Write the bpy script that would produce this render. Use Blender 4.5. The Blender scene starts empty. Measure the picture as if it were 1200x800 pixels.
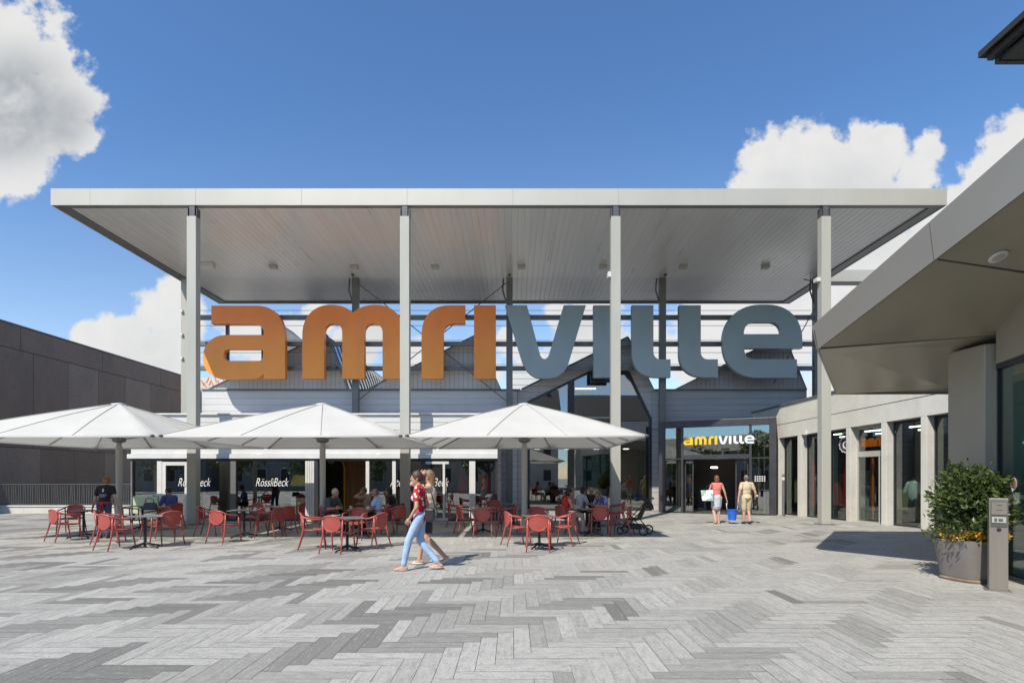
import bpy, bmesh, math, random
from mathutils import Vector, Matrix, Quaternion
R = math.radians
random.seed(7)
scene = bpy.context.scene
COL = scene.collection
F = 640.0; CX = 602.0; CY = 558.0; CH = 1.65

def PX(x, d): return (x - CX) * d / F            # survey of the place: metres from bearings
def PZ(y, d): return CH + (CY - y) * d / F

# ------------------------------------------------------------------ helpers
class MB:
    def __init__(s): s.v = []; s.f = []
    def add(s, vs, fs):
        o = len(s.v); s.v += [tuple(v) for v in vs]; s.f += [tuple(i + o for i in f) for f in fs]; return s
    def box(s, x0, x1, y0, y1, z0, z1):
        return s.add([(x0,y0,z0),(x1,y0,z0),(x1,y1,z0),(x0,y1,z0),(x0,y0,z1),(x1,y0,z1),(x1,y1,z1),(x0,y1,z1)],
                     [(0,3,2,1),(4,5,6,7),(0,1,5,4),(1,2,6,5),(2,3,7,6),(3,0,4,7)])
    def hexa(s, b, t):
        return s.add(list(b) + list(t), [(0,3,2,1),(4,5,6,7),(0,1,5,4),(1,2,6,5),(2,3,7,6),(3,0,4,7)])
    def prism(s, poly, vec):
        n = len(poly); vec = Vector(vec)
        a = [Vector(p) for p in poly]; b = [p + vec for p in a]
        fs = [tuple(range(n)), tuple(range(2*n-1, n-1, -1))]
        fs += [(i, (i+1) % n, (i+1) % n + n, i + n) for i in range(n)]
        return s.add(a + b, fs)
    def tube(s, pts, r, n=8, caps=True, closed=False):
        pts = [Vector(p) for p in pts]; m = len(pts)
        rs = r if isinstance(r, (list, tuple)) else [r] * m
        vs = []; prev = None
        for i, p in enumerate(pts):
            if closed: t = pts[(i+1) % m] - pts[i-1]
            elif i == 0: t = pts[1] - p
            elif i == m-1: t = p - pts[i-1]
            else: t = pts[i+1] - pts[i-1]
            t.normalize()
            if prev is None:
                u = t.orthogonal().normalized()
            else:
                u = (prev - t * prev.dot(t)).normalized()
            prev = u; w = t.cross(u)
            for k in range(n):
                a = 2*math.pi*k/n
                vs.append(p + (u*math.cos(a) + w*math.sin(a)) * rs[i])
        fs = []
        for i in range(m if closed else m-1):
            j = (i+1) % m
            for k in range(n):
                fs.append((i*n+k, i*n+(k+1) % n, j*n+(k+1) % n, j*n+k))
        if caps and not closed:
            fs.append(tuple(range(n-1, -1, -1))); fs.append(tuple(range((m-1)*n, m*n)))
        return s.add(vs, fs)
    def lathe(s, prof, c=(0,0,0), n=24, sq=None):
        vs = []; fs = []; m = len(prof)
        for (r, z) in prof:
            for k in range(n):
                a = 2*math.pi*k/n; ca, sa = math.cos(a), math.sin(a)
                if sq:
                    q = (abs(ca)**sq + abs(sa)**sq) ** (-1/sq)
                else: q = 1
                vs.append((c[0] + r*q*ca, c[1] + r*q*sa, c[2] + z))
        for i in range(m-1):
            for k in range(n):
                fs.append((i*n+k, i*n+(k+1) % n, (i+1)*n+(k+1) % n, (i+1)*n+k))
        fs.append(tuple(range(n-1, -1, -1))); fs.append(tuple(range((m-1)*n, m*n)))
        return s.add(vs, fs)
    def ell(s, c, r, rot=None, n=14, m=9):
        vs = []; fs = []; c = Vector(c)
        for i in range(1, m):
            th = math.pi*i/m
            for k in range(n):
                a = 2*math.pi*k/n
                v = Vector((r[0]*math.sin(th)*math.cos(a), r[1]*math.sin(th)*math.sin(a), r[2]*math.cos(th)))
                if rot: v = rot @ v
                vs.append(c + v)
        top = Vector((0,0,r[2])); bot = Vector((0,0,-r[2]))
        if rot: top = rot @ top; bot = rot @ bot
        vs += [c + top, c + bot]; T = len(vs)-2; B = len(vs)-1
        for i in range(m-2):
            for k in range(n):
                fs.append((i*n+k, (i+1)*n+k, (i+1)*n+(k+1) % n, i*n+(k+1) % n))
        for k in range(n):
            fs.append((T, k, (k+1) % n)); fs.append((B, (m-2)*n+(k+1) % n, (m-2)*n+k))
        return s.add(vs, fs)
    def caps(s, p0, p1, r0, r1, n=12):
        p0 = Vector(p0); p1 = Vector(p1); L = (p1-p0).length
        d = (p1-p0).normalized(); pts = []; rs = []
        for a in (80, 55, 30): pts.append(p0 - d*r0*math.sin(R(a))); rs.append(r0*math.cos(R(a)))
        for k in range(5):
            t = k/4; pts.append(p0.lerp(p1, t)); rs.append(r0 + (r1-r0)*t)
        for a in (30, 55, 80): pts.append(p1 + d*r1*math.sin(R(a))); rs.append(r1*math.cos(R(a)))
        return s.tube(pts, rs, n)
    def xf(s, M):
        s.v = [tuple(M @ Vector(v)) for v in s.v]; return s
    def mesh(s, name, smooth=False):
        me = bpy.data.meshes.new(name); me.from_pydata(s.v, [], s.f)
        bm = bmesh.new(); bm.from_mesh(me); bmesh.ops.recalc_face_normals(bm, faces=bm.faces); bm.to_mesh(me); bm.free()
        if smooth:
            for p in me.polygons: p.use_smooth = True
        return me
    def build(s, name, m, parent=None, smooth=False, bevel=0, auto=None):
        return link(name, s.mesh(name, smooth), m, parent, bevel, auto)

def link(name, me, m, parent=None, bevel=0, auto=None):
    if m is not None and not me.materials:
        me.materials.append(m)
    o = bpy.data.objects.new(name, me); COL.objects.link(o)
    if parent is not None:
        o.parent = parent
        if parent.get('_w'):                       # part modelled in plaza coordinates
            o.location = -Vector(parent.get('_w')); 
    if bevel:
        b = o.modifiers.new('bevel', 'BEVEL'); b.width = bevel; b.segments = 2; b.limit_method = 'ANGLE'; b.angle_limit = R(40)
    if auto:
        bm = bmesh.new(); bm.from_mesh(me)
        for e in bm.edges:
            if len(e.link_faces) == 2 and e.calc_face_angle(0) > R(auto): e.smooth = False
        for f in bm.faces: f.smooth = True
        bm.to_mesh(me); bm.free()
    return o

def thing(name, label, cat, loc=(0,0,0), rz=0, group=None, world=False):
    o = bpy.data.objects.new(name, None); COL.objects.link(o)
    o.empty_display_size = .2; o.location = loc; o.rotation_euler = (0,0,rz)
    o['label'] = label; o['category'] = cat
    if group: o['group'] = group
    if world: o['_w'] = tuple(loc)
    return o
def sub(parent_obj):
    """a part that carries sub-parts modelled in the same coordinates"""
    return parent_obj
def tag(o, label, cat, group=None):
    o['label'] = label; o['category'] = cat
    if group: o['group'] = group
    return o
def struct(name, me_or_mb, m, kind='structure', smooth=False):
    o = me_or_mb.build(name, m, smooth=smooth) if isinstance(me_or_mb, MB) else link(name, me_or_mb, m)
    o['kind'] = kind; return o
KIDS = {}
def kids(o): return [c for c in COL.objects if c.parent == o]
def dup(root, loc, rz, label, group=None):
    r = root.copy(); COL.objects.link(r); r.location = loc; r.rotation_euler = (0,0,rz); r['label'] = label
    if group: r['group'] = group
    if root.name not in KIDS: KIDS[root.name] = [(c, kids(c)) for c in kids(root)]
    for c, gs in KIDS[root.name]:
        d = c.copy(); COL.objects.link(d); d.parent = r
        for g in gs:
            e = g.copy(); COL.objects.link(e); e.parent = d
    return r

def leaves(n, fn, size, seed, fold=.25):
    rnd = random.Random(seed); vs = []; fs = []
    for _ in range(n):
        p, out = fn(rnd)
        d = (out*.6 + Vector((rnd.gauss(0,.6), rnd.gauss(0,.6), rnd.gauss(.15,.5)))).normalized()
        s = d.orthogonal().normalized(); s = Quaternion(d, rnd.uniform(0,6.28)) @ s; u = d.cross(s)
        L = size*rnd.uniform(.65,1.25); w_ = L*.27; o = len(vs)
        vs += [p, p+d*L*.5+s*w_+u*L*fold*.3, p+d*L, p+d*L*.5-s*w_+u*L*fold*.3]
        fs += [(o,o+1,o+2),(o,o+2,o+3)]
    me = bpy.data.meshes.new('leaves'); me.from_pydata([tuple(v) for v in vs], [], fs); return me
# ------------------------------------------------------------------ materials
def nt(m): m.use_nodes = True; t = m.node_tree; t.nodes.clear(); return t, t.nodes.new('ShaderNodeOutputMaterial')
def N(t, typ, **kw):
    n = t.nodes.new(typ)
    for k, v in kw.items():
        if k in n.inputs.keys() if isinstance(k, str) else False: n.inputs[k].default_value = v
        else: setattr(n, k, v)
    return n
def math_(t, op, a, b=None, c=None, clamp=False):
    n = t.nodes.new('ShaderNodeMath'); n.operation = op; n.use_clamp = clamp
    for i, v in enumerate((a, b, c)):
        if v is None: continue
        if isinstance(v, (int, float)): n.inputs[i].default_value = v
        else: t.links.new(v, n.inputs[i])
    return n.outputs[0]
def smooth01(t, v, a, b):
    n = t.nodes.new('ShaderNodeMapRange'); n.interpolation_type = 'SMOOTHSTEP'
    t.links.new(v, n.inputs['Value']); n.inputs['From Min'].default_value = a; n.inputs['From Max'].default_value = b
    return n.outputs['Result']
def mix(t, fac, a, b, typ='MIX'):
    n = t.nodes.new('ShaderNodeMix'); n.data_type = 'RGBA'; n.blend_type = typ
    for v, s in ((fac, n.inputs[0]), (a, n.inputs[6]), (b, n.inputs[7])):
        if isinstance(v, (int, float)): s.default_value = v
        elif isinstance(v, (tuple, list)): s.default_value = (*v[:3], 1)
        else: t.links.new(v, s)
    return n.outputs[2]
def noise(t, vec, scale, detail=4, rough=.55, out='Fac'):
    n = t.nodes.new('ShaderNodeTexNoise'); n.inputs['Scale'].default_value = scale
    n.inputs['Detail'].default_value = detail; n.inputs['Roughness'].default_value = rough
    if vec is not None: t.links.new(vec, n.inputs['Vector'])
    return n.outputs[out]
def mapping(t, vec, scale=(1,1,1), loc=(0,0,0), rot=(0,0,0)):
    n = t.nodes.new('ShaderNodeMapping'); n.inputs['Scale'].default_value = scale; n.inputs['Location'].default_value = loc
    n.inputs['Rotation'].default_value = rot
    t.links.new(vec, n.inputs['Vector']); return n.outputs[0]
def objco(t): return t.nodes.new('ShaderNodeTexCoord').outputs['Object']

def mat(name, col, rough=.5, metal=0, var=.12, vs=3, stretch=(1,1,1), bump=0, bs=40, coat=0, spec=.5, fine=0, dirt=0):
    m = bpy.data.materials.new(name); t, out = nt(m)
    p = N(t, 'ShaderNodeBsdfPrincipled'); t.links.new(p.outputs[0], out.inputs[0])
    co = mapping(t, objco(t), stretch)
    f = noise(t, co, vs, 5)
    d = tuple(c*(1-var) for c in col); l = tuple(min(1, c*(1+var)) for c in col)
    c = mix(t, smooth01(t, f, .3, .7), d, l)
    if fine:
        f2 = noise(t, co, vs*18, 3)
        c = mix(t, fine, c, mix(t, smooth01(t, f2, .3, .7), tuple(x*.6 for x in col), tuple(min(1, x*1.35) for x in col)))
    if dirt:
        f3 = noise(t, mapping(t, objco(t), (1.3, 1.3, .25)), 2.2, 6, .65)
        c = mix(t, math_(t, 'MULTIPLY', smooth01(t, f3, .5, .8), dirt), c, tuple(x*.55 for x in col))
    t.links.new(c, p.inputs['Base Color'])
    p.inputs['Metallic'].default_value = metal
    rv = math_(t, 'MULTIPLY_ADD', f, .16, rough-.08); t.links.new(rv, p.inputs['Roughness'])
    p.inputs['Specular IOR Level'].default_value = spec
    if coat: p.inputs['Coat Weight'].default_value = coat; p.inputs['Coat Roughness'].default_value = .15
    if bump:
        b = N(t, 'ShaderNodeBump'); b.inputs['Strength'].default_value = bump; b.inputs['Distance'].default_value = .02
        t.links.new(noise(t, objco(t), bs, 4), b.inputs['Height']); t.links.new(b.outputs[0], p.inputs['Normal'])
    return m

def glass_mat(name, tint=(.8,.86,.84), ior=1.5, extra=.04, gl=(1,1,1)):
    m = bpy.data.materials.new(name); t, out = nt(m)
    tr = N(t, 'ShaderNodeBsdfTransparent'); tr.inputs[0].default_value = (*tint, 1)
    g = N(t, 'ShaderNodeBsdfGlossy'); g.inputs['Roughness'].default_value = .012; g.inputs[0].default_value = (*gl, 1)
    ge = N(t, 'ShaderNodeNewGeometry'); dt = N(t, 'ShaderNodeVectorMath'); dt.operation = 'DOT_PRODUCT'
    t.links.new(ge.outputs['Normal'], dt.inputs[0]); t.links.new(ge.outputs['Incoming'], dt.inputs[1])
    c1 = math_(t, 'SUBTRACT', 1.0, math_(t, 'ABSOLUTE', dt.outputs['Value']), clamp=True)
    fac = math_(t, 'MULTIPLY_ADD', math_(t, 'POWER', c1, 5.0), .9, .05+extra, clamp=True)
    b = N(t, 'ShaderNodeBump'); b.inputs['Strength'].default_value = .02; b.inputs['Distance'].default_value = .05
    t.links.new(noise(t, objco(t), .5, 1), b.inputs['Height']); t.links.new(b.outputs[0], g.inputs['Normal'])
    mx = N(t, 'ShaderNodeMixShader'); t.links.new(fac, mx.inputs[0]); t.links.new(tr.outputs[0], mx.inputs[1]); t.links.new(g.outputs[0], mx.inputs[2])
    t.links.new(mx.outputs[0], out.inputs[0]); return m

def emit_mat(name, col, s):
    m = bpy.data.materials.new(name); t, out = nt(m)
    e = N(t, 'ShaderNodeEmission'); e.inputs[0].default_value = (*col, 1); e.inputs[1].default_value = s
    t.links.new(e.outputs[0], out.inputs[0]); return m

M = {}
M['fascia'] = mat('canopy sheet metal', (.44,.425,.375), .45, .1, .05, .35, dirt=.12)
M['soffit'] = mat('ribbed soffit metal', (.68,.675,.655), .30, .25, .04, 1.2, (3,.12,1))
M['soffit_joint'] = mat('soffit joint', (.10,.10,.10), .6)
M['steel_pale'] = mat('pale painted steel', (.40,.395,.345), .42, 0, .05, .8, (1,1,.3), dirt=.15)
M['steel_dark'] = mat('dark painted steel', (.10,.10,.10), .4, .1, .1, 2)
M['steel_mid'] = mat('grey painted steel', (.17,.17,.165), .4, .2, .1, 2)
M['siding_light'] = mat('light grey cladding', (.60,.605,.61), .5, 0, .06, .8, (.3,1,6), dirt=.15)
M['siding_white'] = mat('white cladding', (.60,.595,.57), .5, 0, .04, .8, (.3,1,6), dirt=.12)
M['siding_dark'] = mat('dark grey cladding', (.45,.43,.425), .5, 0, .08, .8, (.3,1,6), dirt=.2)
M['joint'] = mat('dark joint', (.04,.04,.045), .7)
M['white'] = mat('white frame paint', (.62,.615,.59), .4, 0, .04, 2)
M['dark_frame'] = mat('dark window frame', (.035,.035,.042), .35, .1, .15, 3)
M['portal'] = mat('anthracite portal frame', (.05,.048,.055), .38, .2, .15, 2, dirt=.2)
M['concrete'] = mat('fair faced concrete', (.58,.56,.50), .8, 0, .07, 1.6, (1,1,1), .25, 30, fine=.25, dirt=.3)
M['darkwall'] = mat('dark fibre cement', (.185,.125,.092), .55, 0, .18, .7, (1,1,.5), .06, 25, fine=.25, dirt=.3)
M['darkwall2'] = mat('dark fibre cement lighter', (.24,.172,.132), .55, 0, .18, .7, (1,1,.5), .06, 25, fine=.25, dirt=.3)
M['bronze'] = mat('bronze metal cladding', (.36,.325,.255), .34, .22, .06, .7, (1,1,.5))
M['bronze_fascia'] = mat('bronze fascia', (.255,.24,.215), .34, .25, .05, .5)
M['glass'] = glass_mat('window glass', (.72,.80,.77), 1.5, .07)
M['glass_dark'] = glass_mat('dark shopfront glass', (.46,.50,.49), 1.5, .22)
M['glass_cafe'] = glass_mat('cafe glass', (.60,.65,.62), 1.5, .17)
M['red'] = mat('red plastic', (.37,.075,.06), .36, 0, .08, 5, spec=.5)
M['red2'] = mat('red cloth', (.45,.02,.03), .8, 0, .2, 6, (8,8,.3))
M['black'] = mat('black plastic', (.02,.02,.022), .45)
M['tabletop'] = mat('grey laminate', (.16,.155,.155), .28, 0, .15, 6)
M['fabric'] = None
M['wood'] = mat('slatted wood', (.30,.13,.04), .5, 0, .35, 3, (12,12,.4))
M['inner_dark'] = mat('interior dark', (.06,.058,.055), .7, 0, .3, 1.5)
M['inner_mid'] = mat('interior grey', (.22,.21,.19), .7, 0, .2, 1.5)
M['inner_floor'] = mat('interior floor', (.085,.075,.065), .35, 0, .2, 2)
M['lamp'] = emit_mat('lit lamp', (1,.80,.52), 9.0)
M['lampw'] = emit_mat('lit white lamp', (1,.95,.85), 7)
M['planter'] = mat('grey brown planter', (.20,.18,.165), .6, 0, .08, 2, bump=.08, bs=60, fine=.1)
M['post'] = mat('brown grey steel post', (.245,.22,.195), .4, .3, .07, 1.5, (4,4,.4))
M['stone_plain'] = None
M['yellow'] = mat('yellow paint', (.85,.55,.02), .4)
M['blue'] = mat('blue plastic', (.02,.13,.62), .35)
M['terracotta'] = mat('roof tiles', (.075,.065,.055), .7, 0, .3, 8)
M['plaster'] = mat('house plaster', (.62,.57,.47), .85, 0, .08, 1)
M['plaster2'] = mat('grey house plaster', (.36,.36,.36), .85, 0, .08, 1)
M['bark'] = mat('bark', (.10,.075,.05), .9, 0, .3, 8, bump=.3, bs=20)
M['skin'] = mat('skin', (.52,.30,.21), .5, 0, .07, 12, spec=.35)
M['skin2'] = mat('tanned skin', (.42,.22,.14), .5, 0, .07, 12, spec=.35)
M['eye'] = mat('eye', (.03,.02,.02), .25)
M['lip'] = mat('lips', (.35,.12,.10), .5)

def fabric_mat(name, col, tl=.35):
    m = bpy.data.materials.new(name); t, out = nt(m)
    d = N(t, 'ShaderNodeBsdfDiffuse'); tr = N(t, 'ShaderNodeBsdfTranslucent')
    f = noise(t, objco(t), 1.2, 5)
    c = mix(t, smooth01(t, f, .3, .7), tuple(x*.95 for x in col), col)
    t.links.new(c, d.inputs[0]); t.links.new(c, tr.inputs[0])
    b = N(t, 'ShaderNodeBump'); b.inputs['Strength'].default_value = .12; b.inputs['Distance'].default_value = .03
    t.links.new(noise(t, objco(t), 3, 3), b.inputs['Height']); t.links.new(b.outputs[0], d.inputs['Normal'])
    mx = N(t, 'ShaderNodeMixShader'); mx.inputs[0].default_value = tl
    t.links.new(d.outputs[0], mx.inputs[1]); t.links.new(tr.outputs[0], mx.inputs[2]); t.links.new(mx.outputs[0], out.inputs[0]); return m
M['fabric'] = fabric_mat('white parasol cloth', (.64,.632,.60), .25)

def leaf_mat(name, a, b, tl=.3):
    m = bpy.data.materials.new(name); t, out = nt(m)
    g = N(t, 'ShaderNodeNewGeometry')
    c = mix(t, g.outputs['Random Per Island'], a, b)
    p = N(t, 'ShaderNodeBsdfPrincipled'); t.links.new(c, p.inputs['Base Color']); p.inputs['Roughness'].default_value = .38
    tr = N(t, 'ShaderNodeBsdfTranslucent'); t.links.new(c, tr.inputs[0])
    mx = N(t, 'ShaderNodeMixShader'); mx.inputs[0].default_value = tl
    t.links.new(p.outputs[0], mx.inputs[1]); t.links.new(tr.outputs[0], mx.inputs[2]); t.links.new(mx.outputs[0], out.inputs[0]); return m
M['leaf'] = leaf_mat('glossy shrub leaf', (.03,.052,.012), (.12,.165,.045))
M['leaf_far'] = leaf_mat('tree leaf', (.05,.085,.02), (.16,.21,.05))
M['flower'] = leaf_mat('orange petals', (.75,.28,.02), (.85,.60,.06))

# amber letters: printed hue runs from deep orange at the top to amber at the foot
def letter_mat(name, lo, hi, z0, z1):
    m = bpy.data.materials.new(name); t, out = nt(m)
    p = N(t, 'ShaderNodeBsdfPrincipled'); t.links.new(p.outputs[0], out.inputs[0])
    s = N(t, 'ShaderNodeSeparateXYZ'); co = objco(t); t.links.new(co, s.inputs[0])
    f = smooth01(t, s.outputs[2], z0, z1)
    c = mix(t, f, lo, hi); n = noise(t, mapping(t, co, (1,1,.6)), .9, 5)
    c = mix(t, math_(t, 'MULTIPLY', smooth01(t, n, .35, .75), .12), c, (.05,.05,.05))
    t.links.new(c, p.inputs['Base Color']); p.inputs['Roughness'].default_value = .42; p.inputs['Metallic'].default_value = .15
    return m

# ------------------------------------------------------------------ sun, sky, camera
SUNV = Vector((.44, .77, -1)).normalized()          # way the light travels
elev = math.asin(-SUNV.z); az = math.atan2(-SUNV.x, -SUNV.y)   # towards the sun, from +Y clockwise to +X
sd = bpy.data.lights.new('sun', 'SUN'); sd.energy = 4.3; sd.angle = R(.53); sd.color = (1,.935,.82)
so = bpy.data.objects.new('sun', sd); COL.objects.link(so); so.rotation_euler = SUNV.to_track_quat('-Z', 'Y').to_euler(); so.location = (-20,-30,40)

w = bpy.data.worlds.new('World'); scene.world = w; w.use_nodes = True
t = w.node_tree; t.nodes.clear()
wo = t.nodes.new('ShaderNodeOutputWorld'); bg = t.nodes.new('ShaderNodeBackground'); t.links.new(bg.outputs[0], wo.inputs[0])
bg.inputs[1].default_value = .15
sky = t.nodes.new('ShaderNodeTexSky'); sky.sky_type = 'NISHITA'; sky.sun_disc = False
sky.sun_elevation = elev; sky.sun_rotation = az; sky.altitude = 400; sky.air_density = 1.0; sky.dust_density = .5; sky.ozone_density = 2.2
tc = t.nodes.new('ShaderNodeTexCoord').outputs['Generated']
sx = t.nodes.new('ShaderNodeSeparateXYZ'); t.links.new(tc, sx.inputs[0])
yc = math_(t, 'MAXIMUM', sx.outputs[1], .05)
u_ = math_(t, 'DIVIDE', sx.outputs[0], yc); v_ = math_(t, 'DIVIDE', sx.outputs[2], yc)
cmb = t.nodes.new('ShaderNodeCombineXYZ'); t.links.new(u_, cmb.inputs[0]); t.links.new(v_, cmb.inputs[1])
P0 = cmb.outputs[0]
n1 = t.nodes.new('ShaderNodeTexNoise'); n1.inputs['Scale'].default_value = 7; n1.inputs['Detail'].default_value = 9; n1.inputs['Roughness'].default_value = .62
t.links.new(P0, n1.inputs['Vector'])
# each cumulus: bearing (east of north as tan) and height (tan) of its lobes, and their size
CL = [(5,60,78),(60,118,66),(0,150,78),(98,120,34),(60,70,40),(95,160,26),(20,195,45),
      (182,366,36),(200,343,24),(128,396,32),(160,415,46),(208,412,42),(100,392,20),
      (905,205,48),(955,185,46),(1025,178,46),(990,235,80),(1075,210,36),(1088,172,22),(1082,192,22),(1010,158,20),(1045,160,22),(930,178,24),(872,222,30),(1000,320,100),
      (1150,215,38),(1195,176,46),(1172,200,34),(1122,240,36),(1100,262,40),(1020,430,90),(860,405,85),(930,380,60),(760,400,30),
      (440,385,26),(372,372,20),(500,420,34),(690,395,52),(630,432,30),(345,420,50),(280,390,34),(560,440,34),(415,410,30),(655,372,24),(870,372,34),(600,400,22),(215,380,34),(110,405,30),(150,385,22)]
acc = None
for (px, py, pr) in CL:
    vm = t.nodes.new('ShaderNodeVectorMath'); vm.operation = 'DISTANCE'; t.links.new(P0, vm.inputs[0])
    vm.inputs[1].default_value = ((px-CX)/F, (CY-py)/F, 0)
    e = math_(t, 'MULTIPLY_ADD', vm.outputs['Value'], -F/pr, 1.0)
    e = math_(t, 'MULTIPLY', e, (pr/60)**.35)
    acc = e if acc is None else math_(t, 'SMOOTH_MAX', acc, e, .15)
nf = math_(t, 'MULTIPLY_ADD', n1.outputs['Fac'], 1.9, -.93)
n2 = noise(t, P0, 28, 6, .6)
nf = math_(t, 'ADD', nf, math_(t, 'MULTIPLY_ADD', n2, .42, -.21))
field = math_(t, 'ADD', acc, nf)
mask = math_(t, 'MULTIPLY', smooth01(t, field, -.03, .30), .97)
front = smooth01(t, sx.outputs[1], .08, .2)
mask = math_(t, 'MULTIPLY', mask, front)
# scattered clouds over the rest of the sky
nb = noise(t, mapping(t, tc, (1.2,1.2,2.4)), 2.1, 8, .6)
mb_ = math_(t, 'MULTIPLY', smooth01(t, nb, .55, .68), math_(t, 'SUBTRACT', 1.0, front))
mb_ = math_(t, 'MULTIPLY', mb_, smooth01(t, sx.outputs[2], -.02, .12))
mask = math_(t, 'MAXIMUM', mask, mb_)
# thick, low-lying cores are greyer than the rims
bigacc = None
for (px, py, pr, am) in ((15,125,100,1.0),(70,140,60,.8),(1000,250,90,.35),(170,420,60,.25),(920,230,50,.25),(690,400,60,.3),(440,400,60,.3)):
    vm = t.nodes.new('ShaderNodeVectorMath'); vm.operation = 'DISTANCE'; t.links.new(P0, vm.inputs[0]); vm.inputs[1].default_value = ((px-CX)/F, (CY-py)/F, 0)
    e = math_(t, 'MULTIPLY', smooth01(t, vm.outputs['Value'], pr*1.05/F, pr*.2/F), am)
    bigacc = e if bigacc is None else math_(t, 'MAXIMUM', bigacc, e)
thick = math_(t, 'MULTIPLY', bigacc, smooth01(t, noise(t, mapping(t, P0, (1,1.3,1), (.03,-.05,0)), 6, 6, .6), .20, .55))
cc = mix(t, math_(t, 'MULTIPLY', thick, .95), (4.35,4.3,4.2), (1.9,2.05,2.2))
cc = mix(t, math_(t, 'MULTIPLY', smooth01(t, n2, .35, .7), .25), cc, (3.5,3.6,3.75))
skyc = mix(t, 1.0, sky.outputs[0], mix(t, smooth01(t, v_, .05, .75), (1.05,1.0,.96), (.60,.82,1.0)), 'MULTIPLY')
final = mix(t, mask, skyc, cc)
t.links.new(final, bg.inputs[0])

cd = bpy.data.cameras.new('camera'); cam = bpy.data.objects.new('camera', cd); COL.objects.link(cam); scene.camera = cam
cam.location = (0,0,CH); cam.rotation_euler = (R(90),0,0); cd.sensor_width = 36; cd.lens = 36*F/1200
cd.shift_x = -2/1200; cd.shift_y = 158/1200; cd.clip_end = 2000; cd.clip_start = .1
scene.view_settings.view_transform = 'Standard'; scene.view_settings.look = 'None'; scene.view_settings.gamma = 1
scene.view_settings.exposure = .38
scene.render.engine = 'CYCLES'; scene.cycles.max_bounces = 8; scene.cycles.transparent_max_bounces = 12
scene.cycles.use_denoising = True; scene.cycles.caustics_reflective = False; scene.cycles.caustics_refractive = False

# ------------------------------------------------------------------ ground and paving
def stone_mat(name, use_attr):
    m = bpy.data.materials.new(name); t, out = nt(m)
    p = N(t, 'ShaderNodeBsdfPrincipled'); t.links.new(p.outputs[0], out.inputs[0])
    co = objco(t)
    light = (.455,.442,.405); dark = (.155,.150,.135)
    if use_attr:
        a = N(t, 'ShaderNodeAttribute'); a.attribute_name = 'tone'
        uv = N(t, 'ShaderNodeUVMap').outputs[0]
        c = mix(t, a.outputs['Fac'], light, dark)
        f = noise(t, mapping(t, uv, (2.2, 6, 1)), 2.6, 8, .72)
        c = mix(t, math_(t, 'MULTIPLY', smooth01(t, f, .45, .70), .60), c, (.20,.198,.188))
        c = mix(t, math_(t, 'MULTIPLY', smooth01(t, f, .5, .28), .35), c, (.55,.54,.515))
        v = noise(t, mapping(t, uv, (5, 14, 1)), 4, 4, .7)
        c = mix(t, math_(t, 'MULTIPLY', smooth01(t, v, .58, .70), .45), c, (.60,.585,.555))
    else:
        c = mix(t, noise(t, co, .8, 5), light, (.28,.275,.26))
    big = noise(t, co, .16, 5, .6)
    c = mix(t, math_(t, 'MULTIPLY', smooth01(t, big, .42, .68), .20), c, (.25,.24,.22))
    sp = noise(t, co, 38, 2)
    c = mix(t, math_(t, 'MULTIPLY', smooth01(t, sp, .35, .7), .26), c, (.16,.155,.145))
    st_ = noise(t, co, 1.1, 4, .7); c = mix(t, math_(t, 'MULTIPLY', smooth01(t, st_, .60, .74), .22), c, (.20,.19,.17))
    gum = N(t, 'ShaderNodeTexVoronoi'); gum.inputs['Scale'].default_value = 1.3; t.links.new(co, gum.inputs['Vector']); c = mix(t, math_(t, 'MULTIPLY', smooth01(t, gum.outputs['Distance'], .035, .02), .6), c, (.12,.115,.105))
    t.links.new(c, p.inputs['Base Color']); p.inputs['Roughness'].default_value = .72; p.inputs['Specular IOR Level'].default_value = .3
    b = N(t, 'ShaderNodeBump'); b.inputs['Strength'].default_value = .25; b.inputs['Distance'].default_value = .01
    t.links.new(noise(t, co, 45, 5), b.inputs['Height']); t.links.new(b.outputs[0], p.inputs['Normal'])
    return m
M['stone'] = stone_mat('plaza stone planks', True)
M['stone_plain'] = stone_mat('plaza bed', False)
struct('ground', MB().add([(-400,-300,-.012),(400,-300,-.012),(400,600,-.012),(-400,600,-.012)], [(0,1,2,3)]), M['stone_plain'])

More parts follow.
